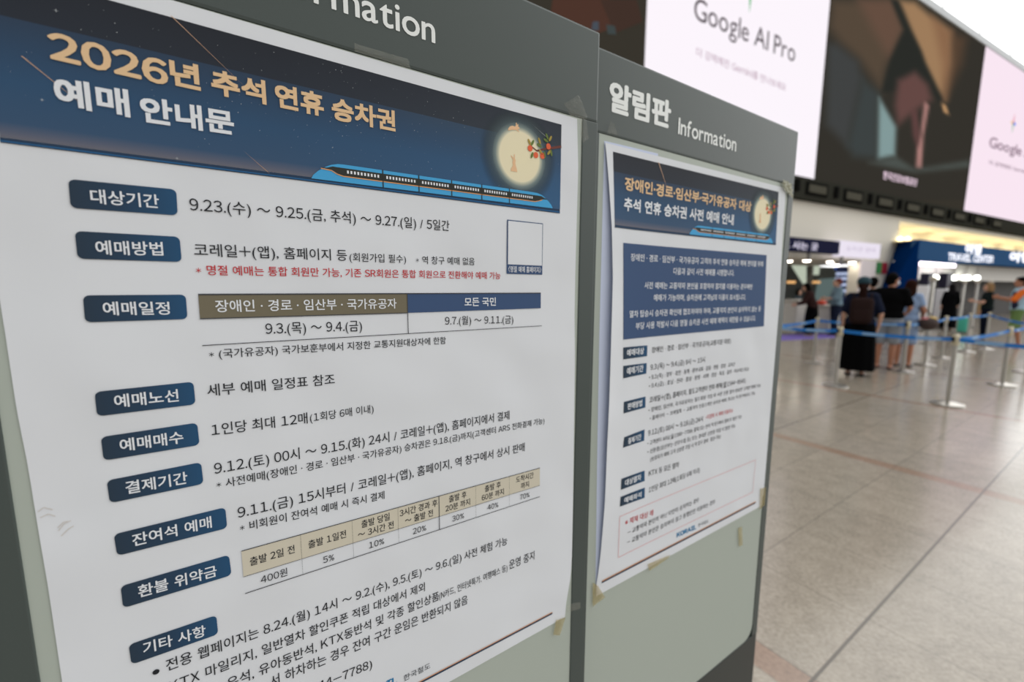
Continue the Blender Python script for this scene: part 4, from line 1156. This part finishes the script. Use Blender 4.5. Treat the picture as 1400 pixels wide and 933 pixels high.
text(FL, 'lettering', '여행', (1318, 347), (1340, 348.5), 14.5, m_lt, bt, .02, bold=.05, ring=8)
text(FL, 'lettering', 'TRAVEL CENTER', (1294.5, 357.5), (1356.5, 360.5), 13, m_lt, bt, .02, bold=.03, ring=8)
text(FL, 'lettering', '여행센터', (1378.5, 358.5), (1432, 361), 15, m_lt, bt, .02, bold=.05, ring=8)
# warm lit recess above the booth
q = MB(); wbox(q, s_fin, S_R, zbt + .002, z_open1 + .4, 1.31, 1.4); struct(q.build('wall_recess', mat('recess_cream', (246, 238, 214), .7)))
q = MB(); wbox(q, s_fin, S_R, z_open1 + .02, z_open1 + .12, .35, 1.31); struct(q.build('ceiling_recess', mat('recess_cream', (246, 238, 214), .7)))
m_warm = emis('tube_warm', (255, 244, 218), 14.0)
for i in range(7):
    s = sb0 + 1.2 + i * 3.4
    t = thing('tube_lamp', W(s, zbt + .03, .8), ['warm tube lamp above the left corner of the blue booth', 'warm tube lamp left of the booth lettering', 'warm tube lamp over the booth lettering', 'warm tube lamp right of the booth lettering', 'warm tube lamp above the second group of booth letters', 'warm tube lamp further right beyond the booth letters', 'warm tube lamp at the far right end over the booth'][i], 'lamp', 'tube lamps in the recess over the booth')
    q = MB(); q.tube([W(s - 1.1, zbt + .12, .8), W(s + 1.1, zbt + .12, .8)], .035, 10); q.build('tube', m_warm, t)
    q = MB(); wbox(q, s - 1.15, s + 1.15, zbt + .002, zbt + .06, .74, .86, .01); q.build('batten', m_soffit, t)
for px, nm in ((1231, 'first'), (1241, 'second')):
    p = W(wsz(px, 326, -.1)[0], wsz(px, 327, -.1)[1], -.1)
    t = thing('spot_lamp', p, 'small warm spot lamp on the booth corner, the %s from the left' % nm, 'lamp', 'spot lamps at the booth corner')
    MB().sphere(p, .10, sub=2).build('bulb', emis('spot_warm', (255, 236, 180), 4 if nm == 'first' else 1.2), t, smooth=True)
    MB().box(p + ZV * -.12 - WN * .04, (.03, .06, .05), WAX, .01).build('holder', m_dark3, t)
m_lamp2 = emis('lamp_white', (250, 255, 244), 9.0)
for px, wd, nm in ((1278, .17, 'leftmost'), (1303, .20, 'second'), (1320.5, .25, 'third'), (1335.5, .12, 'rightmost')):
    p = W(wsz(px, 380, -.45)[0], wsz(px, 380, -.45)[1], -.45)
    t = thing('pendant_lamp', p, 'oval white lamp inside the blue booth, the %s of four' % nm, 'lamp', 'lamps inside the booth')
    MB().sphere(p, .12, (wd / .12, .8, .85)).build('globe', m_lamp2, t, smooth=True)
    MB().tube([p + ZV * .08, p + ZV * (zbt - .04 - p.z)], .012, 6).build('rod', m_post, t)

# kiosks in front of the booth
m_khead = mat('kiosk_purple', (40, 38, 58), .4, 0, .2); m_kbody = mat('kiosk_white', (248, 248, 250), .4)
def kiosk(px, py, wd, h0, h1, label, slant=0.0):
    p = ground(px, py); t = thing('ticket_kiosk', p, label, 'kiosk', 'self service kiosks before the booth')
    MB().box(p + ZV * (h0 / 2 + .03), (wd / 2, .16, h0 / 2 - .03), WAX, .04).build('body', m_kbody, t)
    MB().box(p + ZV * ((h0 + h1) / 2 + .01) - WT * slant, (wd / 2 * .9, .12, (h1 - h0) / 2 - .02), WAX, .02).build('display_head', m_khead, t)
    MB().box(p + ZV * .03, (wd / 2 + .06, .2, .03), WAX, .01).build('foot_plate', m_post, t)
    MB().box(p + ZV * (h0 * .7) + WN * .162, (wd / 2 * .7, .006, h0 * .14), WAX, .004).build('touch_panel', mat('panel_grey', (188, 190, 196), .2), t)
kiosk(1258, 452, .42, 1.62, 2.06, 'slimmer kiosk with a dark head by the blue side panel')
kiosk(1284, 449, .52, 1.50, 2.10, 'wider white kiosk with a tall dark head in front of the booth')

# slim metal posts with lamp heads
m_steel = mat('brushed_steel', (176, 172, 164), .28, 0.85); m_steel_d = mat('dark_steel', (92, 90, 86), .35, .7)
for px, py, h, wh in ((1265, 470, 1.72, 'nearest the kiosks, tallest in the picture'), (1310, 449, 1.72, 'second from the left before the dark doorway'), (1328, 448, 1.72, 'third from the left before the dark doorway'), (1346, 448, 1.72, 'rightmost, beside the blonde visitor')):
    p = ground(px, py); t = thing('gate_post', p, 'slim grey metal gate post, ' + wh, 'post', 'metal gate posts before the booth')
    MB().lathe([(.14, 0), (.14, .015), (.05, .03)], p, 20).build('base', m_steel_d, t)
    MB().box(p + ZV * (h / 2), (.05, .035, h / 2 - .02), WAX, .008).build('column', m_steel, t)
    MB().sphere(p + ZV * (h + .05), .085, (1, 1, .8)).build('head', mat('post_head', (198, 188, 170), .4), t, smooth=True)

# ------------------------------------------------------------------ belt barriers
m_belt = mat('belt_blue', (40, 124, 206), .6, 0, .2); m_beltl = mat('belt_print', (150, 190, 226), .6)
m_brass = mat('post_cap', (206, 196, 168), .35, .6)
POSTS = {}
def post(key, px, py, label):
    p = ground(px, py); t = thing('belt_post', p, label, 'barrier post', 'belt barrier posts')
    MB().lathe([(.165, 0), (.17, .008), (.165, .02), (.06, .045), (.035, .05)], p, 28).build('base', m_steel, t, smooth=False)
    MB().lathe([(.024, .04), (.024, .80)], p, 16).build('pole', m_steel, t)
    MB().lathe([(.03, .79), (.034, .80), (.034, .915), (.030, .925), (.012, .93)], p, 18).build('cassette', m_brass, t)
    MB().box(p + ZV * .865, (.042, .016, .03), None, .004).build('belt_slot', m_dark3, t)
    for ch in t.children: smooth_by_angle(ch, 50)
    POSTS[key] = (t, p); return t
post('a', 1141.5, 528, 'steel belt post nearest the grey board, left of the woman in black')
post('b', 1295, 553.5, 'steel belt post closest to the camera, in the open floor')
post('c', 1234, 508.5, 'steel belt post beside the man in grey shorts')
post('d', 1370, 527, 'steel belt post near the right edge of the picture')
post('e', 1264, 499.5, 'steel belt post behind the woman with long brown hair')
post('f', 1287, 490, 'steel belt post left of the teal suitcase')
post('g', 1320, 481.5, 'steel belt post just below the teal suitcase')
post('h', 1346, 478, 'steel belt post in front of the blonde visitor')
post('i', 1112, 497, 'steel belt post in front of the white counters')
post('j', 1402, 509.5, 'steel belt post cut by the right edge of the picture')
post('k', 1046, 515, 'steel belt post hidden behind the grey boards')
post('l', 1448, 582, 'steel belt post just outside the right edge, holding the nearest belt')
def belt(k0, k1, zz=.865, prints=2, end=None, name='belt'):
    t, p = POSTS[k0]; q = POSTS[k1][1] if end is None else end
    d = (q - p); L = d.length; d.normalize(); n_ = Vector((-d.y, d.x, 0))
    a, b = p + d * .035, q - d * .035
    N = 16; vs, fs = [], []
    for i in range(N + 1):
        f = i / N; c = a * (1 - f) + b * f + ZV * (zz - .02 * 4 * f * (1 - f))
        for dn, dz in ((-.0012, -.024), (.0012, -.024), (.0012, .024), (-.0012, .024)): vs.append(c + n_ * dn + ZV * dz)
    for i in range(N):
        for k in range(4):
            fs.append((i * 4 + k, i * 4 + (k + 1) % 4, i * 4 + 4 + (k + 1) % 4, i * 4 + 4 + k))
    fs += [(3, 2, 1, 0), (N * 4, N * 4 + 1, N * 4 + 2, N * 4 + 3)]
    bo = mk(name, vs, fs, m_belt, t)
    for i in range(prints):
        f = (i + .5) / prints + .06; c = a * (1 - f) + b * f + ZV * (zz - .02 * 4 * f * (1 - f)); hw = .13
        for sgn in (-1, 1):
            o = n_ * (.0024 * sgn)
            mk('belt_lettering', [c + o - d * hw - ZV * .016, c + o + d * hw - ZV * .016, c + o + d * hw + ZV * .016, c + o - d * hw + ZV * .016], [(0, 1, 2, 3)], m_beltl, bo)
belt('a', 'k', prints=2); belt('a', 'b'); belt('b', 'l'); belt('b', 'd'); belt('d', 'j')
belt('c', 'e'); belt('e', 'f'); belt('f', 'g'); belt('g', 'h'); belt('h', 'j', prints=3); belt('i', 'k'); belt('i', 'c')

# ------------------------------------------------------------------ people
SKIN = mat('skin', (214, 166, 140), .55); SKIN_T = mat('skin_tan', (182, 126, 98), .55)
def cone(mb, a, b, ra, rb, sc=(1, 1, 1)):
    """round limb from a to b, as overlapping balls that the remesh fuses"""
    a, b = Vector(a), Vector(b); L = (b - a).length
    n = max(2, int(L / (min(ra, rb) * .45)) + 1)
    for i in range(n + 1):
        f = i / n; mb.sphere(a * (1 - f) + b * f, ra * (1 - f) + rb * f, sc, sub=1 if max(ra, rb) < .03 else 2)
def fused(mb, name, m, parent, voxel, it=4):
    """one continuous skin over the shapes in mb"""
    o = mk(name, mb.v, mb.f, m, parent, local=True)
    r = o.modifiers.new('fuse', 'REMESH'); r.mode = 'VOXEL'; r.voxel_size = voxel; r.use_smooth_shade = True
    s = o.modifiers.new('relax', 'SMOOTH'); s.factor = .5; s.iterations = it
    return o
def hand(mb, wrist, d, palm, side):
    """palm, four unequal bent fingers and a thumb; d = along the hand, palm = facing of the palm"""
    w = Vector(wrist); d = Vector(d).normalized(); p = Vector(palm); p = (p - d * p.dot(d)).normalized(); x = d.cross(p) * side
    for i, (off, ln) in enumerate(((-.030, .068), (-.010, .076), (.010, .072), (.029, .056))):
        k = w + d * .085 + x * off
        cone(mb, w + x * off * .6, k, .014, .0125)
        m1 = k + (d * .8 + p * .45).normalized() * ln * .5; m2 = m1 + (d * .35 + p * .95).normalized() * ln * .5
        cone(mb, k, m1, .0095, .0088); cone(mb, m1, m2, .0088, .0078)
    t0 = w + d * .02 - x * .026; t1 = t0 + (d * .6 - x * .75).normalized() * .042; t2 = t1 + (d * .85 + p * .4).normalized() * .032
    cone(mb, t0, t1, .014, .0105); cone(mb, t1, t2, .0105, .0088)

def person(label, px, py, face, H=1.7, skin=SKIN, lean=0.0, armL=None, armR=None, turn=0.0, sex='m', hair='short', hair_rgb=(14, 12, 11),
           top=None, sleeve=.55, bottom=('trousers', (30, 30, 34)), shoes=(24, 23, 24), stride=0.0, mask=False, cap=None, pos=None, width=1.0):
    """standing figure; face = direction it looks (ground vector); arms = (elbow, wrist) in its own frame"""
    p = ground(px, py) if pos is None else pos
    k = H / 1.7; rz = math.atan2(-face[0], face[1])
    t = thing('person', p, label, 'person', None, rz)
    V = lambda x, y, z: Vector((x * k, y * k, z * k))
    piv = V(0, 0, .95); rot = Matrix.Rotation(-lean, 3, 'X')
    U = lambda v: piv + rot @ (v - piv)
    sw = (.142 if sex == 'f' else .158) * width
    hip = .088 * width
    anL, anR = V(-.095, stride, .075), V(.095, -stride, .075)
    knL, knR = V(-.095, stride * .55 + .015, .47), V(.095, -stride * .45 + .015, .47)
    hiL, hiR = V(-hip, 0, .90), V(hip, 0, .90)
    shL, shR = U(V(-sw, -.01, 1.385)), U(V(sw, -.01, 1.385))
    aL = armL or ((-sw - .07, -.03, 1.10), (-sw - .07, .05, .865)); aR = armR or ((sw + .07, -.03, 1.10), (sw + .07, .05, .865))
    elL, wrL, elR, wrR = [U(V(*q)) for q in (*aL, *aR)]
    b = MB()
    for h_, kn, an in ((hiL, knL, anL), (hiR, knR, anR)):
        cone(b, h_, kn, .080 * k * width, .052 * k); cone(b, kn, (kn * .62 + an * .38) + V(0, -.012, 0), .052 * k, .050 * k)
        cone(b, (kn * .62 + an * .38) + V(0, -.012, 0), an, .050 * k, .034 * k)
        cone(b, an + V(0, -.035, -.035), an + V(0, .06, -.045), .036 * k, .030 * k); cone(b, an + V(0, .06, -.045), an + V(0, .13, -.053), .030 * k, .022 * k, (1.3, 1, 1))
    def ell(c, r, s): b.sphere(c, r, s, sub=3)
    ell(V(0, -.01, .95), .155 * k, (1.05 * width, .76, .85))
    ell(U(V(0, 0, 1.10)), .140 * k, (1.0 * width, .74, 1.05)); ell(U(V(0, 0, 1.27)), .165 * k, (1.05 * width, .70, 1.05))
    cone(b, shL, shR, .058 * k, .058 * k)
    for s_, e_, w_ in ((shL, elL, wrL), (shR, elR, wrR)):
        cone(b, s_, e_, .054 * k, .040 * k); cone(b, e_, w_, .040 * k, .027 * k)
    for e_, w_, sd in ((elL, wrL, 1), (elR, wrR, -1)):
        d_ = (w_ - e_).normalized(); inn = Vector((sd, .25, .1)); hand(b, w_, d_, inn, sd)
    nk = U(V(0, -.012, 1.42)); hd = U(V(0, .025, 1.585))
    cone(b, nk, U(V(0, .005, 1.50)), .056 * k, .052 * k)
    R = rot @ Matrix.Rotation(turn, 3, 'Z')
    Hd = lambda x, y, z: hd + R @ V(x, y, z)
    ell(Hd(0, -.012, .025), .098 * k, (.80, 1.0, 1.03)); ell(Hd(0, .02, -.045), .070 * k, (.86, 1.0, 1.0)); cone(b, Hd(0, .06, -.085), Hd(0, .066, -.080), .026 * k, .026 * k)
    cone(b, Hd(0, .090, .012), Hd(0, .106, -.026), .011 * k, .016 * k); cone(b, Hd(-.02, .082, -.060), Hd(.02, .082, -.060), .010 * k, .010 * k)
    cone(b, Hd(-.04, .078, .028), Hd(.04, .078, .028), .016 * k, .016 * k)
    for s_ in (-1, 1): ell(Hd(s_ * .079, -.008, -.01), .026 * k, (.45, .75, 1.15))
    body = fused(b, 'body', skin, t, .0085, 3)
    e = MB()
    for s_ in (-1, 1): e.sphere(Hd(s_ * .032, .085, .010), .010 * k, (1.2, .5, .6))
    e.build('eyes', m_black, t, smooth=True, local=True)
    # clothes
    if top:
        c = MB(); j = .020 * k
        c.sphere(V(0, -.01, .96), .155 * k + j, (1.10 * width, .84, .75), sub=3); c.sphere(U(V(0, 0, 1.10)), .150 * k + j, (1.04 * width, .82, 1.1), sub=3)
        c.sphere(U(V(0, 0, 1.27)), .167 * k + j, (1.06 * width, .76, 1.05), sub=3); cone(c, shL, shR, .060 * k + j, .060 * k + j); cone(c, nk + V(0, 0, -.03), nk + V(0, 0, .012), .075 * k, .064 * k)
        for s_, e_, w_ in ((shL, elL, wrL), (shR, elR, wrR)):
            if sleeve <= 1: cone(c, s_, s_ * (1 - sleeve) + e_ * sleeve, .056 * k + j, .050 * k + j)
            else:
                cone(c, s_, e_, .056 * k + j, .044 * k + j); f = sleeve - 1; cone(c, e_, e_ * (1 - f) + w_ * f, .044 * k + j, .034 * k + j)
        fused(c, 'top', mat('cloth_%d_%d_%d' % top, top, .9, 0, .05), t, .012, 4)
    kind, rgb = bottom; cm = mat('cloth_%d_%d_%d' % rgb, rgb, .9, 0, .05)
    if kind in ('trousers', 'shorts'):
        c = MB(); c.sphere(V(0, -.01, .93), .165 * k, (1.10 * width, .84, .8), sub=3)
        for h_, kn, an in ((hiL, knL, anL), (hiR, knR, anR)):
            if kind == 'trousers': cone(c, h_, kn, .100 * k * width, .074 * k); cone(c, kn, an + V(0, -.01, .02), .074 * k, .066 * k)
            else: cone(c, h_, h_ * .12 + kn * .88, .102 * k * width, .092 * k)
        fused(c, kind, cm, t, .012, 4)
    else:
        hem = {'skirt': .52, 'long_skirt': .10}[kind]; n = 40; prof = [(.150, 1.06), (.168, .96), (.185, .86), (.205, .6 if hem < .5 else .68), (.225, hem + .02), (.222, hem), (.20, hem + .01)]
        vs, fs = [], []
        for r, z in prof:
            for q in range(n):
                a = 2 * math.pi * q / n; rr = r * (1 + (.045 * math.sin(a * 9) if z < .9 else 0))
                vs.append(V(rr * math.cos(a) * 1.05 * width, rr * math.sin(a) * .86, z))
        for i in range(len(prof) - 1):
            for q in range(n): fs.append((i * n + q, i * n + (q + 1) % n, (i + 1) * n + (q + 1) % n, (i + 1) * n + q))
        fs += [tuple(range(n - 1, -1, -1))]
        mk('skirt', vs, fs, cm, t, smooth=True, local=True)
    for an in (anL, anR):
        c = MB(); a0 = an
        c.sphere(a0 + V(0, .035, -.05), .06 * k, (.82, 2.1, .62), sub=3)
        c.v = [Vector((v.x, v.y, max(v.z, .002))) for v in c.v]
        c.build('shoe', mat('shoe_%d_%d_%d' % shoes, shoes, .6), t, smooth=True, local=True)
    # hair
    hm = mat('hair_%d_%d_%d' % hair_rgb, hair_rgb, .9, 0, .05)
    h = MB(); h.sphere(Hd(0, -.026, .046), .103 * k, (.86, .98, .96), sub=3); h.sphere(Hd(0, -.052, -.005), .082 * k, (.95, .85, 1.05), sub=3)
    if hair == 'long': cone(h, Hd(0, -.06, 0), Hd(0, -.075, -.20), .088 * k, .095 * k, (1.1, .7, 1)); cone(h, Hd(0, -.075, -.20), Hd(.01, -.10, -.52), .098 * k, .075 * k, (1.15, .6, 1))
    if hair == 'tail': cone(h, Hd(0, -.10, .0), Hd(0, -.135, -.06), .030 * k, .045 * k); cone(h, Hd(0, -.135, -.06), Hd(0, -.125, -.34), .050 * k, .055 * k, (1.15, .8, 1))
    if hair == 'bob': cone(h, Hd(-.05, -.03, 0), Hd(-.06, -.02, -.09), .055 * k, .05 * k); cone(h, Hd(.05, -.03, 0), Hd(.06, -.02, -.09), .055 * k, .05 * k); cone(h, Hd(0, -.06, 0), Hd(0, -.06, -.10), .08 * k, .07 * k)
    if hair == 'fluffy': [h.sphere(Hd(.06 * math.cos(q), -.02 + .05 * math.sin(q), .085), .05 * k) for q in range(6)]
    fused(h, 'hair', hm, t, .010, 3)
    if mask:
        c = MB(); c.sphere(Hd(0, .052, -.045), .066 * k, (.95, .78, .80), sub=3); c.build('face_mask', mat('mask_white', (206, 218, 228), .8), t, smooth=True, local=True)
    if cap:
        c = MB(); c.sphere(Hd(0, -.018, .060), .112 * k, (.88, 1.0, .86), sub=3)
        c.v = [v if (R.transposed() @ (v - hd)).z > .022 * k else hd + R @ Vector(((R.transposed() @ (v - hd)).x, (R.transposed() @ (v - hd)).y, .022 * k)) for v in c.v]
        cp_ = c.build('cap', mat('cap_%d_%d_%d' % cap, cap, .8), t, smooth=True, local=True)
        c = MB(); c.sphere(Hd(0, .10, .026), .075 * k, (.95, .95, .09), sub=3); c.build('visor', mat('cap_%d_%d_%d' % cap, cap, .8), cp_, smooth=True, local=True)
    return t, p, k, Matrix.Rotation(rz, 3, 'Z')

AWAY = (.62, .78)
t1, q1, k1, M1 = person('person in teal cap, navy top and long black skirt, seen from behind', 1168, 513, AWAY, 1.68, top=(30, 35, 52), sleeve=.8, bottom=('long_skirt', (9, 9, 10)), hair='tail', hair_rgb=(40, 24, 20), cap=(30, 62, 72), sex='f', width=1.12, shoes=(12, 12, 13),
    armR=((.27, -.02, 1.10), (.25, .06, .86)))
t2, q2, k2, M2 = person('person in black shirt and grey shorts with a pale mask, back turned', 1207, 504, (.80, .60), 1.78, top=(11, 11, 12), sleeve=.75, bottom=('shorts', (150, 154, 160)), hair='short', mask=True, turn=-.5, shoes=(96, 66, 58), skin=SKIN_T, width=1.12,
    armR=((.27, .02, 1.12), (.20, .24, 1.02)), armL=((-.27, -.02, 1.12), (-.23, .12, .90)))
person('person mostly hidden behind the teal cap and black shirt, only dark hair showing', 1183, 487, AWAY, 1.74, top=(14, 14, 16), bottom=('trousers', (28, 28, 30)), hair='short')
t4, q4, k4, M4 = person('person with long brown hair in a pale blue top and shorts', 1233, 501, (.85, .52), 1.66, top=(150, 172, 204), sleeve=.5, bottom=('shorts', (156, 176, 206)), hair='long', hair_rgb=(46, 26, 20), sex='f', shoes=(60, 52, 50), skin=SKIN_T, width=.92,
    armR=((.22, .04, 1.12), (.16, .2, .98)))
person('person in dark brown top and black skirt leaning over the left white counter', 1107, 460, (-.86, .5), 1.68, top=(54, 36, 34), sleeve=1.7, bottom=('long_skirt', (10, 10, 11)), hair='bob', lean=.30, sex='f', shoes=(206, 190, 186),
    armL=((-.22, .20, 1.14), (-.16, .40, 1.14)), armR=((.22, .20, 1.14), (.16, .40, 1.12)))
person('person with red brown hair in a loose grey blue shirt at the right counter', 1139, 459, (-.93, .36), 1.80, top=(118, 140, 152), sleeve=1.2, bottom=('trousers', (36, 42, 60)), hair='short', hair_rgb=(112, 54, 44), width=1.18,
    armL=((-.24, .10, 1.12), (-.10, .30, 1.12)), armR=((.25, .08, 1.12), (.14, .30, 1.10)))
person('person with dark hair behind the left white counter', 1087, 452, (.5, -.86), 1.46, top=(62, 72, 78), bottom=('trousers', (40, 44, 50)), hair='bob', skin=SKIN)
person('person in orange, blue and white jacket and green shorts at the right edge', 1384, 474, (-.84, .54), 1.80, top=(176, 206, 222), sleeve=.3, bottom=('shorts', (112, 138, 84)), hair='fluffy', shoes=(70, 40, 38), skin=SKIN_T, stride=.12,
    armL=((-.20, .16, 1.16), (-.12, .38, 1.22)), armR=((.24, .10, 1.14), (.14, .34, 1.20)))
t8 = [o for o in bpy.data.objects if o.get('label', '').startswith('person in orange')][0]
k8 = 1.80 / 1.7
c = MB(); cone(c, Vector((-.165, -.01, 1.385)) * k8, Vector((-.200, .15, 1.17)) * k8, .080, .072); fused(c, 'orange_sleeve', mat('sleeve_orange', (238, 116, 34), .8), t8, .012)
c = MB(); cone(c, Vector((-.06, .085, 1.30)) * k8, Vector((-.08, .075, 1.0)) * k8, .088, .092, (1, .8, 1)); fused(c, 'dark_front', mat('front_navy', (34, 40, 68), .8), t8, .012)
person('person with blonde hair in dark green top beside the orange jacket', 1343, 463, (-.8, .6), 1.66, top=(26, 34, 34), sleeve=.6, bottom=('trousers', (18, 22, 36)), hair='bob', hair_rgb=(150, 118, 84), sex='f',
    armL=((-.2, .14, 1.12), (-.14, .32, 1.16)))
person('person in a long black dress standing before the booth doorway', 1294, 452, (.5, .86), 1.66, top=(12, 12, 14), sleeve=1.5, bottom=('long_skirt', (12, 12, 14)), hair='long', hair_rgb=(24, 22, 24), sex='f')

# bags and cases
def place(M, q, x, y, z): return q + M @ Vector((x, y, z))
c0 = place(M1, q1, 0, -.235, 1.14)
t = thing('backpack', place(M1, q1, 0, -.235, .92), 'dark brown backpack on the back of the person in the teal cap', 'backpack', None)
xx, yy = M1 @ Vector((1, 0, 0)), M1 @ Vector((0, 1, 0))
MB().box(c0, (.155, .075, .22), (xx, yy, ZV), .07).build('pack', mat('pack_brown', (46, 33, 31), .9, 0, .05), t, smooth=True)
MB().box(c0 - yy * .075 - ZV * .08, (.115, .03, .10), (xx, yy, ZV), .028).build('pocket', mat('pack_brown', (46, 33, 31), .9, 0, .05), t, smooth=True)
for s in (-1, 1):
    b = MB(); b.tube([c0 + xx * .11 * s + yy * .06 + ZV * .18, c0 + xx * .12 * s + yy * .14 + ZV * .27, c0 + xx * .13 * s + yy * .27 + ZV * .27, c0 + xx * .14 * s + yy * .37 + ZV * .12], .018, 8); b.build('strap', mat('pack_brown', (46, 33, 31), .9, 0, .05), t, smooth=True)
c0 = place(M4, q4, .30, .02, .86)
t = thing('shoulder_bag', c0 - ZV * .12, 'dark round shoulder bag with yellow and pink things, by the brown haired person', 'bag')
MB().sphere(c0, .16, (1, .8, .78), sub=3).build('bag_body', mat('bag_dark', (70, 56, 52), .8), t, smooth=True)
b = MB(); b.sphere(c0 + ZV * .09 + Vector((.05, 0, 0)), .075, (1.2, 1, .6)); b.build('yellow_item', mat('item_yellow', (214, 178, 84), .7), t, smooth=True)
b = MB(); b.sphere(c0 + ZV * .09 - Vector((.07, 0, 0)), .06, (1.1, 1, .6)); b.build('pink_item', mat('item_pink', (208, 128, 128), .7), t, smooth=True)
top_ = place(M4, q4, .10, 0, 1.42)
b = MB(); b.tube([c0 + ZV * .08 + Vector((.1, 0, 0)), (c0 + top_) / 2 + Vector((.06, 0, 0)), top_, (c0 + top_) / 2 - Vector((.06, 0, 0)), c0 + ZV * .08 - Vector((.1, 0, 0))], .010, 8); b.build('strap', mat('bag_dark', (70, 56, 52), .8), t, smooth=True)
def case(px, py, rgb, label, w=.36, h=.52):
    p = ground(px, py); t = thing('suitcase', p, label, 'suitcase')
    m = mat('case_%d_%d_%d' % rgb, rgb, .35)
    MB().box(p + ZV * (h / 2 + .05), (w / 2, .12, h / 2), WAX, .05).build('shell', m, t, smooth=True)
    for i in range(4):
        MB().box(p + ZV * (h / 2 + .05) + WT * (w * (i - 1.5) * .22) + WN * .121, (.012, .006, h / 2 - .06), WAX, .003).build('rib', m, t)
    b = MB(); b.tube([p + ZV * (h + .05) - WT * .09, p + ZV * (h + .34) - WT * .09, p + ZV * (h + .34) + WT * .09, p + ZV * (h + .05) + WT * .09], .010, 8); b.build('pull_handle', m_steel_d, t)
    for sx in (-1, 1):
        for sy in (-1, 1):
            b = MB(); b.sphere(p + WT * sx * (w / 2 - .05) + WN * sy * .08 + ZV * .028, .028); b.build('wheel', m_dark3, t)
case(1316, 456, (76, 186, 162), 'mint green suitcase standing behind the belts')
p = ground(1338, 455)
t = thing('paper_bag', p + ZV * .62, 'tan paper bag held by the blonde person', 'bag')
b = MB().box(p + ZV * .80, (.15, .08, .18), WAX, .01); b.build('bag_sides', mat('paper_tan', (186, 152, 110), .8), t)
for s in (-1, 1):
    b = MB(); b.tube([p + ZV * .97 - WT * .06 + WN * .06 * s, p + ZV * 1.10 - WT * .04 + WN * .03 * s, p + ZV * 1.10 + WT * .04 + WN * .03 * s, p + ZV * .97 + WT * .06 + WN * .06 * s], .006, 6); b.build('handle', mat('paper_tan', (186, 152, 110), .8), t)
